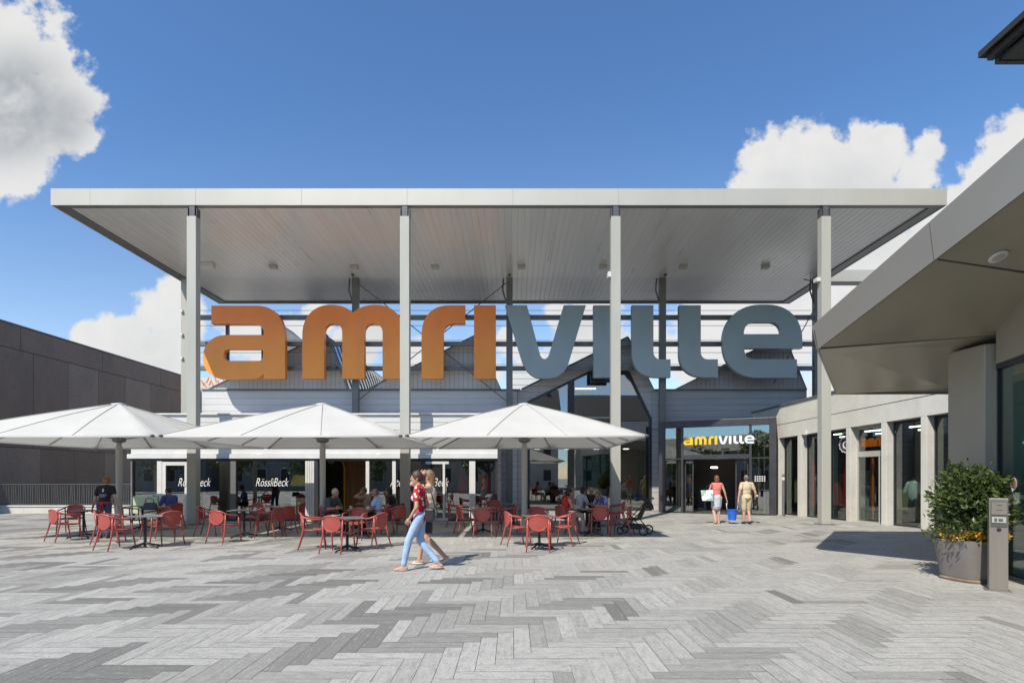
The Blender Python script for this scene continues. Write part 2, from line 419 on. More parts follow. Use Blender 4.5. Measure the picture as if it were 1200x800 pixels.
def paving():
    n, W = 5, .165
    vs = []; fs = []; tones = []; uvs = []
    rnd = random.Random(3)
    runs = {}
    def tone(o, k, j, x, y):
        key = (o, j)
        # runs of same-tone planks stepping along the diagonal
        if key not in runs:
            seq = {}; kk = -400
            while kk < 420:
                ln = rnd.choice([1,1,1,1,1,2,2,3,4,5,6]); v = rnd.random(); q = rnd.random()
                for i in range(ln): seq[kk+i] = (v, q, ln)
                kk += ln
            runs[key] = seq
        v, q, ln = runs[key].get(k, (.9,.5,1))
        left = max(0, min(1, (-x + 2.5)/7))
        pd = (.135 if ln < 3 else .04) + left*(.07 if ln < 3 else (.38 if o == 0 else .16))
        if o == 0 and ln >= 3: pd *= 1.2
        if v < pd: return .56 + .46*q + rnd.uniform(-.1,.1)
        return max(0, (q*.20 if v < .72 else .20+q*.28) + rnd.uniform(-.09,.14))
    X0,X1,Y0,Y1 = -34, 17, -3, 27
    g = .0022
    def put(x, y, lx, ly, o, k, j):
        if x+lx < X0 or x > X1 or y+ly < Y0 or y > Y1: return
        i = len(vs); h = rnd.uniform(0,.0015)
        vs.extend([(x+g,y+g,h),(x+lx-g,y+g,h),(x+lx-g,y+ly-g,h),(x+g,y+ly-g,h)])
        fs.append((i,i+1,i+2,i+3)); tones.append(tone(o,k,j,x,y))
        a, b = rnd.uniform(0,60), rnd.uniform(0,60)
        if o == 0: uvs.append([(a,b),(a+lx,b),(a+lx,b+ly),(a,b+ly)])
        else: uvs.append([(a,b),(a,b+lx),(a+ly,b+lx),(a+ly,b)])
    for k in range(int(Y0/W)-8, int(Y1/W)+8):
        for j in range(-48, 48):
            put((k+2*n*j)*W, k*W, n*W, W, 0, k, j)
    for c in range(int(X0/W)-8, int(X1/W)+8):
        for j in range(-48, 48):
            put(c*W, (c-2*n+1+2*n*j)*W, W, n*W, 1, c, j)
    me = bpy.data.meshes.new('plaza_paving'); me.from_pydata(vs, [], fs)
    at = me.attributes.new('tone', 'FLOAT', 'FACE')
    at.data.foreach_set('value', tones)
    uvl = me.uv_layers.new(name='UVMap')
    flat = [c for q in uvs for p in q for c in p]
    uvl.data.foreach_set('uv', flat)
    return me
pv = struct('plaza_paving', paving(), M['stone'])
# ------------------------------------------------------------------ lettering
def eval_mesh(o):
    dg = bpy.context.evaluated_depsgraph_get(); dg.update()
    me = bpy.data.meshes.new_from_object(o.evaluated_get(dg)); return me
def curve_mesh(paths, depth):
    """closed outlines (lists of M / L / C commands, first one outer) -> solid of the given thickness, in x,y"""
    cu = bpy.data.curves.new('outline', 'CURVE'); cu.dimensions = '2D'; cu.fill_mode = 'BOTH'; cu.extrude = depth/2
    for path in paths:
        pts = []; cur = None
        for c in path:
            if c[0] in 'ML': pts.append(c[1]); cur = c[1]
            else:
                p0 = cur; p1, p2, p3 = c[1], c[2], c[3]
                for k in range(1, 13):
                    s = k/12; a = 1-s
                    pts.append((a**3*p0[0]+3*a*a*s*p1[0]+3*a*s*s*p2[0]+s**3*p3[0], a**3*p0[1]+3*a*a*s*p1[1]+3*a*s*s*p2[1]+s**3*p3[1]))
                cur = p3
        q = []
        for p in pts:
            if not q or abs(p[0]-q[-1][0])+abs(p[1]-q[-1][1]) > 1e-4: q.append(p)
        if abs(q[0][0]-q[-1][0])+abs(q[0][1]-q[-1][1]) < 1e-4: q.pop()
        sp = cu.splines.new('POLY'); sp.points.add(len(q)-1)
        for pt, p in zip(sp.points, q): pt.co = (p[0], p[1], 0, 1)
        sp.use_cyclic_u = True
    o = bpy.data.objects.new('outline', cu); COL.objects.link(o); me = eval_mesh(o)
    bpy.data.objects.remove(o); bpy.data.curves.remove(cu); return me
def text_mesh(txt, width, depth=.004, shear=0, height=None, bold=0):
    cu = bpy.data.curves.new('words', 'FONT'); cu.body = txt; cu.size = 1; cu.extrude = depth/2; cu.shear = shear; cu.offset = bold
    cu.align_x = 'CENTER'; cu.resolution_u = 3
    o = bpy.data.objects.new('words', cu); COL.objects.link(o); me = eval_mesh(o)
    bpy.data.objects.remove(o); bpy.data.curves.remove(cu)
    xs = [v.co.x for v in me.vertices]; ys = [v.co.y for v in me.vertices]
    k = width/(max(xs)-min(xs)); ky = k if height is None else height/(max(ys)-min(ys)); cx = (max(xs)+min(xs))/2
    for v in me.vertices: v.co = ((v.co.x-cx)*k, v.co.y*ky, v.co.z)
    return me
def stand(me, M4):
    me.transform(M4); return me
def upright(o, ux, uz=(0,0,1)):
    """matrix taking x->ux, y->uz, z->ux x uz"""
    ux = Vector(ux).normalized(); uz = Vector(uz).normalized(); n = ux.cross(uz)
    m = Matrix.Identity(4)
    for i in range(3): m[i][0] = ux[i]; m[i][1] = uz[i]; m[i][2] = n[i]; m[i][3] = o[i]
    return m

def shift(path, dx):
    return [tuple([c[0]] + [(p[0]+dx, p[1]) for p in c[1:]]) for c in path]
Lz = ('M',(740.5,357.5)),('L',(765.8,357.5)),('L',(765.8,412)),('C',(765.8,417),(769,420.8),(774,420.8)),('L',(785.8,420.8)),('L',(785.8,442)),('L',(770,442)),('C',(751,442),(740.5,431),(740.5,414))
GLYPH = [
 ('a', [[('M',(247.7,358)),('L',(300,358)),('C',(322,358),(334,372),(334,398)),('L',(334,443.7)),('L',(308.7,443.7)),('L',(308.7,437.5)),('C',(307,441.5),(302,443.7),(296,443.7)),('L',(262,443.7)),('C',(247,443.7),(237.8,433),(237.8,419)),('C',(237.8,404),(248,392.3),(265,392.3)),('L',(309,392.3)),('L',(309,389)),('C',(308,382),(302,379.3),(295,379.3)),('L',(247.7,379.3))],
        [('M',(268.5,409)),('L',(305,409)),('L',(308.3,410.5)),('L',(308,417)),('C',(307.6,421),(306,422.6),(303,422.6)),('L',(268.5,422.6)),('C',(259.5,422.6),(259.5,409),(268.5,409))]]),
 ('m', [[('M',(354.2,443.7)),('L',(354.2,392)),('C',(354.2,371),(368,357),(387,357)),('C',(400,357),(408,361),(413.7,366)),('C',(420,360),(430,357),(441,357)),('C',(460,357),(474,371),(474,392)),('L',(474,443.7)),('L',(448.3,443.7)),('L',(448.3,390)),('C',(448.3,383),(444,379),(437.7,379)),('C',(431,379),(427,383),(427,390)),('L',(427,443.7)),('L',(401,443.7)),('L',(401,390)),('C',(401,383),(397,379),(390.5,379)),('C',(384,379),(380,383),(380,390)),('L',(380,443.7))]]),
 ('r', [[('M',(494,443.7)),('L',(494,392)),('C',(494,371),(506,357.5),(527,357.5)),('L',(545,357.5)),('L',(545,379)),('L',(531,379)),('C',(524,379),(519.7,384),(519.7,391)),('L',(519.7,443.7))]]),
 ('i', [[('M',(555.5,357.5)),('L',(581,357.5)),('L',(581,443.7)),('L',(555.5,443.7))]]),
 ('v', [[('M',(591.7,357.5)),('L',(617.5,357.5)),('L',(632.5,414)),('C',(634.5,422.5),(641.5,422.5),(643.8,414)),('L',(660.5,357.5)),('L',(686.7,357.5)),('L',(668,420)),('C',(664,435),(656,443),(642,443.3)),('L',(636,443.3)),('C',(623,443),(615,434),(611,421))]]),
 ('i', [[('M',(695.5,357.5)),('L',(720,357.5)),('L',(720,442)),('L',(695.5,442))]]),
 ('l', [list(Lz)]), ('l', [shift(Lz, 55.5)]),
 ('e', [[('M',(940.3,408)),('L',(872,408)),('C',(872.5,416),(876,420.8),(884,420.8)),('L',(934,420.8)),('L',(934,442.5)),('L',(889,442.5)),('C',(862,442.5),(847.2,427),(847.2,400)),('C',(847.2,374),(865,356.7),(892,356.7)),('L',(899,356.7)),('C',(925,356.7),(940.3,374),(940.3,398))],
        [('M',(871.7,391.3)),('L',(915.8,391.3)),('C',(915.8,382),(910,377.5),(903,377.5)),('L',(885,377.5)),('C',(877,377.5),(871.7,382),(871.7,391.3))]]),
]
def glyph_paths(g, fx, fz):
    return [[tuple([c[0]] + [(fx(p[0]), fz(p[1])) for p in c[1:]]) for c in path] for path in g]

LD = 25.15
M['amber'] = letter_mat('amber letter paint', (.93,.325,.05), (.95,.265,.055), 6.3, 9.7)
M['slate'] = letter_mat('slate letter paint', (.37,.44,.455), (.30,.37,.385), 6.3, 9.7)
sign = thing('building_sign', 'huge sign of separate letters, four amber then five slate grey, hung behind the canopy columns', 'sign', (0,LD+.15,6.1), world=True)
for gi, (ch, g) in enumerate(GLYPH):
    me = curve_mesh(glyph_paths(g, lambda x: PX(x, LD), lambda y: PZ(y, LD)), .26)
    stand(me, upright((0, LD+.13, 0), (1,0,0)))
    lo = link('letter', me, M['amber' if gi < 4 else 'slate'], sign)
    xs = [v.co.x for v in me.vertices]; a, b = min(xs), max(xs)
    for zz in (PZ(372, 25.8), PZ(431, 25.8)):
        xx = a + .3*(b-a) if ch not in 'l' else a+.4
        MB().box(xx-.05, xx+.05, LD+.262, 25.698, zz-.06, zz+.06).build('bracket', M['steel_dark'], lo)

# ------------------------------------------------------------------ big canopy
XL, XR, D0, D1, ZC, ZT = -15.86, 14.84, 18.70, 29.4, 10.93, 11.5
can = thing('entrance_canopy', 'large flat metal canopy on slender pale columns spanning the whole forecourt', 'canopy', (0,D0,0), world=True)
MB().box(XL+.03, XR-.03, D0+.03, D1-.03, ZC+.14, ZT-.02).build('roof', M['steel_mid'], can)
f = MB()
xs = [XL] + [XL+1.35+i*3.62 for i in range(9) if XL+1.35+i*3.62 < XR-.5] + [XR]
for a, b in zip(xs, xs[1:]): f.box(a+.0018, b-.0018, D0, D0+.028, ZC, ZT)
ys = [D0+.03, 22, 25.6, D1]
for a, b in zip(ys, ys[1:]):
    f.box(XL, XL+.028, a+.004, b-.004, ZC, ZT); f.box(XR-.028, XR, a+.004, b-.004, ZC, ZT)
f.box(XL+.03, XR-.03, D1-.028, D1, ZC, ZT)
f.build('fascia', M['fascia'], can, bevel=.004)
r_ = MB()
r_.box(XL+.03, XR-.03, D0+.03, D0+.26, ZC+.02, ZC+.12); r_.box(XL+.03, XL+.42, D0+.262, D1-.03, ZC+.02, ZC+.12)
r_.box(XR-.42, XR-.03, D0+.262, D1-.03, ZC+.02, ZC+.12); r_.box(XL+.422, XR-.422, D1-.2, D1-.03, ZC+.02, ZC+.12)
r_.build('edge_trim', M['steel_mid'], can)
sf = MB(); x = XL+.43
bands = [D0+.27, 25.93, 27.6, D1-.21]
while x < XR-.43:
    x2 = min(x+.24, XR-.43)
    for a, b in zip(bands, bands[1:]):
        z = ZC+.07
        sf.add([(x,a+.006,z),(x2-.016,a+.006,z),(x2-.008,a+.006,z+.012),(x2,a+.006,z),(x2,b-.006,z),(x2-.008,b-.006,z+.012),(x2-.016,b-.006,z),(x,b-.006,z)], [(0,1,6,7),(1,2,5,6),(2,3,4,5)])
    x = x2
sf.build('soffit', M['soffit'], can)
FC = [-11.03, -3.735, 3.5, 10.7]
for i, xc in enumerate(FC):
    c = MB().box(xc-.16, xc+.16, 18.82-.14, 18.82+.14, .0, 10.55).build('column', M['steel_pale'], can, bevel=.012)
    MB().box(xc-.24, xc+.24, 18.82-.22, 18.82+.22, .004, .03).build('base_plate', M['steel_mid'], c)
    k = MB().box(xc-.09, xc+.09, 18.82-.1, 18.82+.1, 10.55, ZC+.16); k.box(xc-.16, xc-.145, 18.70+.03, 18.95, 10.56, 10.86); k.box(xc+.145, xc+.16, 18.73, 18.95, 10.56, 10.86)
    k.build('bracket', M['steel_dark'], c)
RC = [-15.5, -7.46, -.2, 7.02, 14.3]
for i, xc in enumerate(RC):
    c = MB().box(xc-.15, xc+.15, 25.80-.12, 25.80+.12, 0, ZC+.1).build('column', M['steel_pale' if i == 0 else 'steel_mid'], can, bevel=.01)  # light put into the colours: leftmost column sunlit pale, others canopy-shaded grey
    if i: MB().hexa([(xc-.05,25.2,ZC-.0),(xc+.05,25.2,ZC),(xc+.05,25.4,ZC),(xc-.05,25.4,ZC)][::-1], [(xc-.05,25.2,ZC+.08),(xc+.05,25.2,ZC+.08),(xc+.05,25.4,ZC+.08),(xc-.05,25.4,ZC+.08)]).build('bracket', M['steel_mid'], c)
    if i: MB().tube([(xc-.28,25.78,ZC+.05),(xc-.32,25.78,ZC-.5),(xc-.14,25.78,ZC-1.1)], .035, 6).build('brace', M['steel_dark'], c)
    if i == 0:
        for z in (7.2, 8.3, 9.4): MB().box(xc-.13, xc-.03, 25.58, 25.678, z-.06, z+.06).build('bolt_plate', M['white'], c)
for y in (372, 403, 431.5):
    z = PZ(y, 25.8); b = MB()
    for a, e in zip(RC, RC[1:]): b.box(a+.152, e-.152, 25.71, 25.89, z-.1, z+.1)
    b.build('beam', M['steel_mid'], can)
for y in (361, 366.5, 379, 396.5, 411, 425):
    z = PZ(y, 25.6); MB().tube([(-15.34,25.96,z),(14.14,25.96,z)], .011, 5).build('wire', M['steel_dark'], can)
def rod(a, b): MB().tube([a, b], .022, 6).build('brace', M['steel_dark'], can)
rod((-7.3,25.62,10.7),(-.36,25.62,5.2)); rod((-7.3,25.60,5.2),(-.36,25.60,10.7))
rod((14.15,25.62,9.6),(12.2,25.62,6.0)); rod((14.15,25.62,10.75),(13.6,25.62,10.9))
for x in (-13.6, -11.9): MB().box(x-.07, x+.07, 25.9, 26.02, PZ(431,25.8)+.1, PZ(372,25.8)-.1).build('upright', M['steel_dark'], can)
for px in (320, 415, 510, 611, 707, 801, 897):
    xc = PX(px, 24.2); s_ = MB().box(xc-.16, xc+.16, 24.08, 24.34, ZC-.08, ZC+.068).build('spotlight', M['steel_pale'], can, bevel=.02)
xc = PX(244, 23.9)
s_ = MB().box(xc-.28, xc+.22, 23.8, 24.1, ZC-.18, ZC+.068).build('spotlight', M['white'], can, bevel=.03)
MB().box(3.24, 3.34, 18.75, 18.95, PZ(322,18.8)-.08, PZ(322,18.8)+.1).build('floodlight', M['white'], can)
MB().box(10.40, 10.54, 18.75, 18.95, 8.35, 8.48).build('floodlight', M['white'], can)
# lower annex canopy to the right
ac = thing('annex_canopy', 'short pale canopy edge running on to the right behind the main canopy', 'canopy', (20,26,0), world=True)
MB().box(14.9, 27, 26.02, 26.75, ZC+.06, ZT-.05).build('roof', M['steel_mid'], ac)
MB().box(14.86, 27, 26, 26.018, ZC, ZT-.02).build('fascia', M['fascia'], ac)
MB().box(26.2, 26.5, 26.5, 26.8, 0, ZC+.1).build('column', M['steel_mid'], ac)

# ------------------------------------------------------------------ boards clipped to an outline
def clip(poly, z, keep_above):
    out = []
    for i in range(len(poly)):
        a, b = poly[i], poly[(i+1) % len(poly)]
        ia = a[1] >= z if keep_above else a[1] <= z; ib = b[1] >= z if keep_above else b[1] <= z
        if ia: out.append(a)
        if ia != ib:
            s = (z-a[1])/(b[1]-a[1]); out.append((a[0]+(b[0]-a[0])*s, z))
    return out
def boards(mb, poly, d, pitch=.30, gap=.012, thick=.03, z0=0, vertical=False):
    """cladding boards on the plane y=d facing the plaza, cut to the (x,z) outline"""
    if vertical: poly = [(p[1], p[0]) for p in poly]
    lo = min(p[1] for p in poly); hi = max(p[1] for p in poly)
    k = math.floor((lo-z0)/pitch)
    while z0+k*pitch < hi:
        a = max(lo, z0+k*pitch+gap/2); b = min(hi, z0+(k+1)*pitch-gap/2); k += 1
        if b-a < .01: continue
        q = clip(clip(poly, a, True), b, False)
        if len(q) < 3: continue
        if vertical: q = [(p[1], p[0]) for p in q]
        mb.prism([(p[0], d, p[1]) for p in q], (0, -thick, 0))
    return mb

HD = 26.3
hx = lambda px: PX(px, HD)
hz = lambda y: PZ(y, HD)
hall = thing('shopping_hall', 'grey clad shopping hall with four sawtooth gables and a tall glazed front', 'building', (0,HD,0), world=True)
# backing and cladding, left (light) and right (dark)
bk = MB(); bk.box(hx(237), hx(612), HD+.004, HD+.2, 0, hz(457))
bk.box(hx(763.5), hx(945), HD+.004, HD+.2, 3.9, hz(457)); bk.box(hx(763.5), hx(773), HD+.004, HD+.2, 0, 3.9)
bk.box(hx(612), hx(618.5), HD+.004, HD+.2, 0, hz(457))
bk.build('wall_core', M['joint'], hall)
LW = MB(); boards(LW, [(hx(237),0.02),(hx(606),0.02),(hx(606),hz(458)),(hx(237),hz(458))], HD, .30)
LW.build('wall', M['siding_light'], hall)
RW = MB()
def pp(*pts): return [(hx(a), hz(b)) for a, b in pts]
boards(RW, [(hx(606.5),.02),(hx(618.3),.02),(hx(618.3),hz(458)),(hx(606.5),hz(458))], HD, .30)
G3 = [pp((610,457.6),(618.3,453.8),(618.3,457.6)), pp((618.3,470),(618.3,453.8),(692,417.6),(692,434)),
      pp((692,434),(692,417.6),(735,396),(737,400),(737,434)), pp((737,434),(737,400),(763.5,451.5),(763.5,490)), pp((763.5,457.6),(763.5,451.5),(766.4,457.6))]
for q in G3: boards(RW, q, HD, .30)
boards(RW, [(hx(763.8),3.95),(hx(945),3.95),(hx(945),hz(458)),(hx(763.8),hz(458))], HD, .30)
boards(RW, [(hx(763.8),.02),(hx(773),.02),(hx(773),3.93),(hx(763.8),3.93)], HD, .30)
RW.build('wall', M['siding_dark'], hall)
cap = MB(); 
for a, b in ((237, 590), (590, 610), (766, 945)): cap.box(hx(a), hx(b), HD-.07, HD+.25, hz(457.4), hz(455.8))
cap.build('coping', M['steel_mid'], hall)
# gable bodies running back from the front
GAB = [((245,456.5),(382,392),(385,397),(407,456.5)), ((432,456.5),(556,394),(559,396),(587,456.5)),
       ((611,456.5),(735,395.5),(737,397),(766,456.5)), ((792,456.5),(889,408),(925,408),(945,456.5))]
for gi, g in enumerate(GAB):
    q = [(hx(a), hz(b)) for a, b in g]
    if gi != 2: gb = MB().prism([(p[0], HD+.01, p[1]) for p in q], (0, 13, 0)).build('gable', M['joint'], hall)
    else:
        rf = MB()
        for a, b in zip(q, q[1:]):
            rf.prism([(a[0],HD+.005,a[1]-.16),(b[0],HD+.005,b[1]-.16),(b[0],HD+.005,b[1]-.02),(a[0],HD+.005,a[1]-.02)], (0,12,0))
        rf.prism([(p[0], HD+12.01, p[1]) for p in q], (0,.2,0)); gb = rf.build('gable', M['steel_mid'], hall)
    if gi != 2:
        v = MB(); boards(v, q, HD+.006, .22, .012, .022, vertical=True)
        v.build('cladding', M['siding_light'] if gi < 2 else M['siding_dark'], gb)
    # roof edge flashing
    e = MB(); 
    for a, b in zip(q, q[1:]): e.prism([(a[0],HD-.05,a[1]),(b[0],HD-.05,b[1]),(b[0],HD-.05,b[1]+.06),(a[0],HD-.05,a[1]+.06)], (0,.3,0))
    e.build('flashing', M['steel_mid'], gb)
    # glazed steep side with fins
    if gi in (0, 1):
        a, b = Vector((q[2][0], 0, q[2][1])), Vector((q[3][0], 0, q[3][1]))
        n = Vector(((b-a).z, 0, -(b-a).x)).normalized() * (-1)
        if n.x < 0: n = -n
        gl = MB(); fn = MB()
        for k in range(16):
            y0 = HD+.35+k*.75
            for s, w_, mbx in ((.02, .5, gl), (.05, .16, fn)):
                yy = y0 if mbx is gl else y0+.54
                mbx.prism([tuple(a+n*s+Vector((0,yy,0))), tuple(b+n*s+Vector((0,yy,0))), tuple(b+n*s+Vector((0,yy+w_,0))), tuple(a+n*s+Vector((0,yy+w_,0)))], n*.02)
        gl.build('rooflight', M['glass_blue'] if 'glass_blue' in M else M['glass_dark'], gb); fn.build('fin', M['white'], gb)
# tall pentagon window
def hpane(pts, d=HD+.02, t=.012, mname='glass_dark'):
    return MB().prism([(hx(a), d, hz(b)) for a, b in pts], (0, t, 0))
win = MB()
W5 = [(618.5,597.8),(618.5,470),(692,434),(736,434),(763.2,490),(763.2,597.8)]
cxw = sum(p[0] for p in W5)/6; cyw = 530
fr = MB()
pts = [(hx(a), hz(b)) for a, b in W5]
ctr = Vector((hx(692), hz(520)))
inn = []
for i, p in enumerate(pts):
    v = Vector(p); a = (Vector(pts[i-1])-v).normalized(); b = (Vector(pts[(i+1) % 6])-v).normalized()
    bis = (a+b); s = .10/max(.2, abs(a.x*bis.y-a.y*bis.x)); inn.append(v+bis*s)
for i in range(6):
    j = (i+1) % 6
    fr.prism([(pts[i][0],HD-.06,pts[i][1]),(pts[j][0],HD-.06,pts[j][1]),(inn[j].x,HD-.06,inn[j].y),(inn[i].x,HD-.06,inn[i].y)], (0,.2,0))
wf = fr.build('window', M['dark_frame'], hall)
mu = MB(); mu.box(hx(667), hx(673), HD-.03, HD+.1, .1, hz(446)); mu.box(hx(715.5), hx(718), HD-.03, HD+.1, .1, hz(436)); mu.box(hx(692), hx(715.4), HD-.05, HD+.1, hz(448), hz(435.5))
mu.box(hx(619), hx(763), HD-.02, HD+.08, .02, .12)
mu.build('mullion', M['dark_frame'], wf)
hpane([(619.5,596),(619.5,471),(666.9,447.7),(666.9,596)]).build('pane', M['glass_dark'], wf)
hpane([(673.1,596),(673.1,444.7),(692,435.6),(715.4,435.6),(715.4,596)]).build('pane', M['glass_dark'], wf)
hpane([(718.1,596),(718.1,435.6),(735.5,435.6),(762,490.3),(762,596)]).build('pane', M['glass_dark'], wf)
# hall interior
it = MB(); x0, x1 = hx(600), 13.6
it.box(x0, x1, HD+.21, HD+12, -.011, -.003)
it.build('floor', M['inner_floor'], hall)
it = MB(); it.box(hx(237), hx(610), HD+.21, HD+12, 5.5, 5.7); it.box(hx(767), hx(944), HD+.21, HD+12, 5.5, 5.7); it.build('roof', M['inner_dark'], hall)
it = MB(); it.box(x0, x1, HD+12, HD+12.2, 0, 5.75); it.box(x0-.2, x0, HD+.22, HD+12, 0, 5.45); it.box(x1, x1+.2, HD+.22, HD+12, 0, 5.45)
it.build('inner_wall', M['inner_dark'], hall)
for xx, yy, w_, h_ in ((2.0,HD+4,1.2,2.2),(4.6,HD+5,.9,1.9),(5.8,HD+3,.6,2.3),(1.2,HD+6,.8,2.6),(3.3,HD+8,1.6,2.5)): MB().box(xx-w_/2, xx+w_/2, yy, yy+.4, 0, h_).build('shelving', M['inner_mid'], hall)
MB().box(hx(677), hx(702), HD+1.0, HD+1.12, hz(447)-.2, hz(445.5)-.2).build('ceiling_lamp', M['lampw'], hall)
for k in range(4): MB().box(1.2+k*1.7, 1.5+k*1.7, HD+5, HD+5.2, 3.2, 3.26).build('ceiling_lamp', M['lampw'], hall)


# ------------------------------------------------------------------ glazed entrance portal
A = Vector((6.67, 25.10, 0)); B = Vector((11.07, 23.0, 0)); PH = 4.15
ux = (B-A).normalized(); un = Vector((ux.y, -ux.x, 0)); PW = (B-A).length      # un points to the plaza
por = thing('entrance_portal', 'anthracite framed glass entrance box with sliding doors and a small yellow and white sign', 'entrance', tuple(A), math.atan2(ux.y, ux.x))
# in its own frame: x along the front, y inwards
DEPTH = 1.6
fm = MB()
fm.box(0, .28, -.02, DEPTH, 0, PH); fm.box(PW-.28, PW, -.02, DEPTH, 0, PH); fm.box(.282, PW-.282, -.02, DEPTH, PH-.30, PH)
fm.build('frame', M['portal'], por, bevel=.01)
mu = MB(); mu.box(.98, 1.08, .02, .12, 0, PH-.302); mu.box(PW-1.06, PW-.96, .02, .12, 0, PH-.302); mu.box(1.082, PW-1.062, .0, .16, 2.42, 2.62); mu.box(.282, .978, .03, .1, 2.42, 2.47); mu.box(PW-.958, PW-.282, .03, .1, 2.42, 2.47)
mu.build('mullion', M['portal'], por)
for a, b, z0, z1 in ((.284,.978,.05,2.418),(.284,.978,2.472,PH-.304),(PW-.958,PW-.284,.05,2.418),(PW-.958,PW-.284,2.472,PH-.304),(1.082,PW-1.062,2.622,PH-.304)):
    MB().box(a, b, .06, .072, z0, z1).build('pane', M['glass_cafe'], por)
for a, b in ((1.12, 1.5), (PW-1.62, PW-1.10)):
    d_ = MB().box(a, a+.05, .2, .25, 0, 2.4); d_.box(b-.05, b, .2, .25, 0, 2.4); d_.box(a+.05, b-.05, .2, .25, 2.32, 2.4); d_.box(a+.05, b-.05, .2, .25, 0, .1)
    dd = d_.build('sliding_door', M['portal'], por)
    MB().box(a+.052, b-.052, .215, .227, .1, 2.32).build('pane', M['glass_cafe'], dd)
for xx, yy in ((.45,.7),(.62,.9),(.78,.65),(PW-.5,.7),(PW-.72,.95),(1.2,1.2),(PW-1.3,1.1)): MB().box(xx, xx+.035, yy, yy+.05, .01, PH-.31).build('inner_frame', M['siding_white'], por)
MB().box(1.2, PW-1.2, .9, .95, 2.85, 2.9).build('inner_frame', M['siding_white'], por); MB().box(.5, PW-.5, 1.1, 1.15, 3.5, 3.54).build('inner_frame', M['siding_white'], por)
fl = MB().box(.28, PW-.28, -.1, DEPTH+1.4, .004, .012).build('door_mat', M['inner_dark'], por)
it = MB(); it.box(.3, PW-.3, 4.2, 4.3, 0, 2.7); it.box(1.4,1.8,2.6,2.9,0,1.2); it.box(3.3,3.5,3.2,3.4,0,1.9)
it.build('lobby_furniture', M['inner_dark'], por)
for k in range(4): MB().box(1.5+k*.6, 1.66+k*.6, 1.9+.25*k, 2.0+.25*k, 2.50, 2.54).build('lobby_lamp', M['lamp'], por)
MB().box(2.0, 2.3, 2.6, 2.7, 2.05, 2.12).build('lobby_lamp', M['lamp'], por)
# small sign on the transom glass
sw = PW*.60; sx0 = PW*.225; k = sw/(940.3-238); zb = 3.06
sg = None
M['sign_yellow'] = mat('sign yellow', (.85,.52,.01), .5); M['sign_white'] = mat('sign white', (.70,.72,.74), .5)
for gi, (ch, g) in enumerate(GLYPH):
    me = curve_mesh(glyph_paths(g, lambda x: (x-238)*k+sx0, lambda y: (443.7-y)*k*1.0+zb), .05)
    stand(me, upright((0,.02,0), (1,0,0)))
    link('letter', me, M['sign_yellow' if gi < 4 else 'sign_white'], por)
# door stickers, bollards beside
for r in range(3):
    for c in range(5): MB().box(PW-.85+c*.09, PW-.79+c*.09, .052, .058, 1.62-r*.09, 1.67-r*.09).build('door_sticker', M['siding_white'], por)
bl = thing('bollard', 'slim dark post standing right of the glass entrance', 'bollard', (PX(894.5+20,23), 22.75, 0))
MB().lathe([(.05,0),(.05,1.72),(.046,1.74)], n=12).build('post', M['steel_mid'], bl); MB().lathe([(.06,1.5),(.06,1.62)], n=12).build('cap', M['white'], bl)

# ------------------------------------------------------------------ cafe pavilion
CD = 19.82
cx_ = lambda px: PX(px, CD)
cz_ = lambda y: PZ(y, CD)
cafe = thing('cafe_pavilion', 'low white clad cafe with a long glazed front behind the parasols', 'cafe', (cx_(370),CD,0), world=True)
xa, xb = cx_(154), cx_(583)
ZR = cz_(486)
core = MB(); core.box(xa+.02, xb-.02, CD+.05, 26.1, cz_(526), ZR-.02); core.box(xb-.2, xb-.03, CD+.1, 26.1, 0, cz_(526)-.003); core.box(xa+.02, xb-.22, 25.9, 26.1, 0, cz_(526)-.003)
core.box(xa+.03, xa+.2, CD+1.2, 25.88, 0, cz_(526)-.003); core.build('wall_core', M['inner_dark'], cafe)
up = MB(); boards(up, [(xa,cz_(525)),(xb,cz_(525)),(xb,ZR),(xa,ZR)], CD+.04, .27, .014, .03, z0=ZR)
up.build('wall', M['siding_white'], cafe)
sd_ = MB()
for k in range(13): sd_.box(xb-.028, xb+.002, CD+.1, 26.1, .02+k*.3, min(ZR-.01, .30+k*.3))
sd_.build('side_wall', M['siding_dark'], cafe)
MB().box(xa-.05, xb+.05, CD-.06, 26.15, ZR, ZR+.06).build('roof', M['white'], cafe)
fs = MB(); fs.box(xa, xb, CD-.02, CD+.04, cz_(531.6), cz_(525.4)); fs.box(xa-.1, xb, CD-.09, CD+.04, cz_(537), cz_(531.8))
fs.build('fascia', M['white'], cafe)
fr = MB(); fr.box(xa, xb, CD, CD+.1, cz_(540), cz_(537.2)); fr.box(xa, cx_(380), CD, CD+.1, .03, .1); fr.box(cx_(430), xb, CD, CD+.1, .03, .1)
fr.build('window_frame', M['dark_frame'], cafe)
ztop = cz_(540.2)
for a, b, m_ in ((185,190.5,'white'),(270,277,'steel_mid'),(429,433,'white'),(460,464,'white'),(550,557,'white'),(580.5,583,'dark_frame'),(154,156,'steel_mid')):
    MB().box(cx_(a), cx_(b), CD-.05, CD+.12, .1, ztop).build('mullion', M[m_], cafe)
fo = MB()
for k in range(4): fo.box(cx_(362+k*2.6), cx_(364.2+k*2.6), CD-.35, CD+.1, .05, ztop)
fo.build('folding_panel', M['white'], cafe)
def cpane(a, b): MB().box(cx_(a)+.003, cx_(b)-.003, CD+.03, CD+.042, .1, ztop).build('pane', M['glass_cafe'], cafe)
for a, b in ((156,185),(221.5,236),(236.3,270),(277,362),(433,460),(464,499),(526,550),(557,580.5)): cpane(a, b)
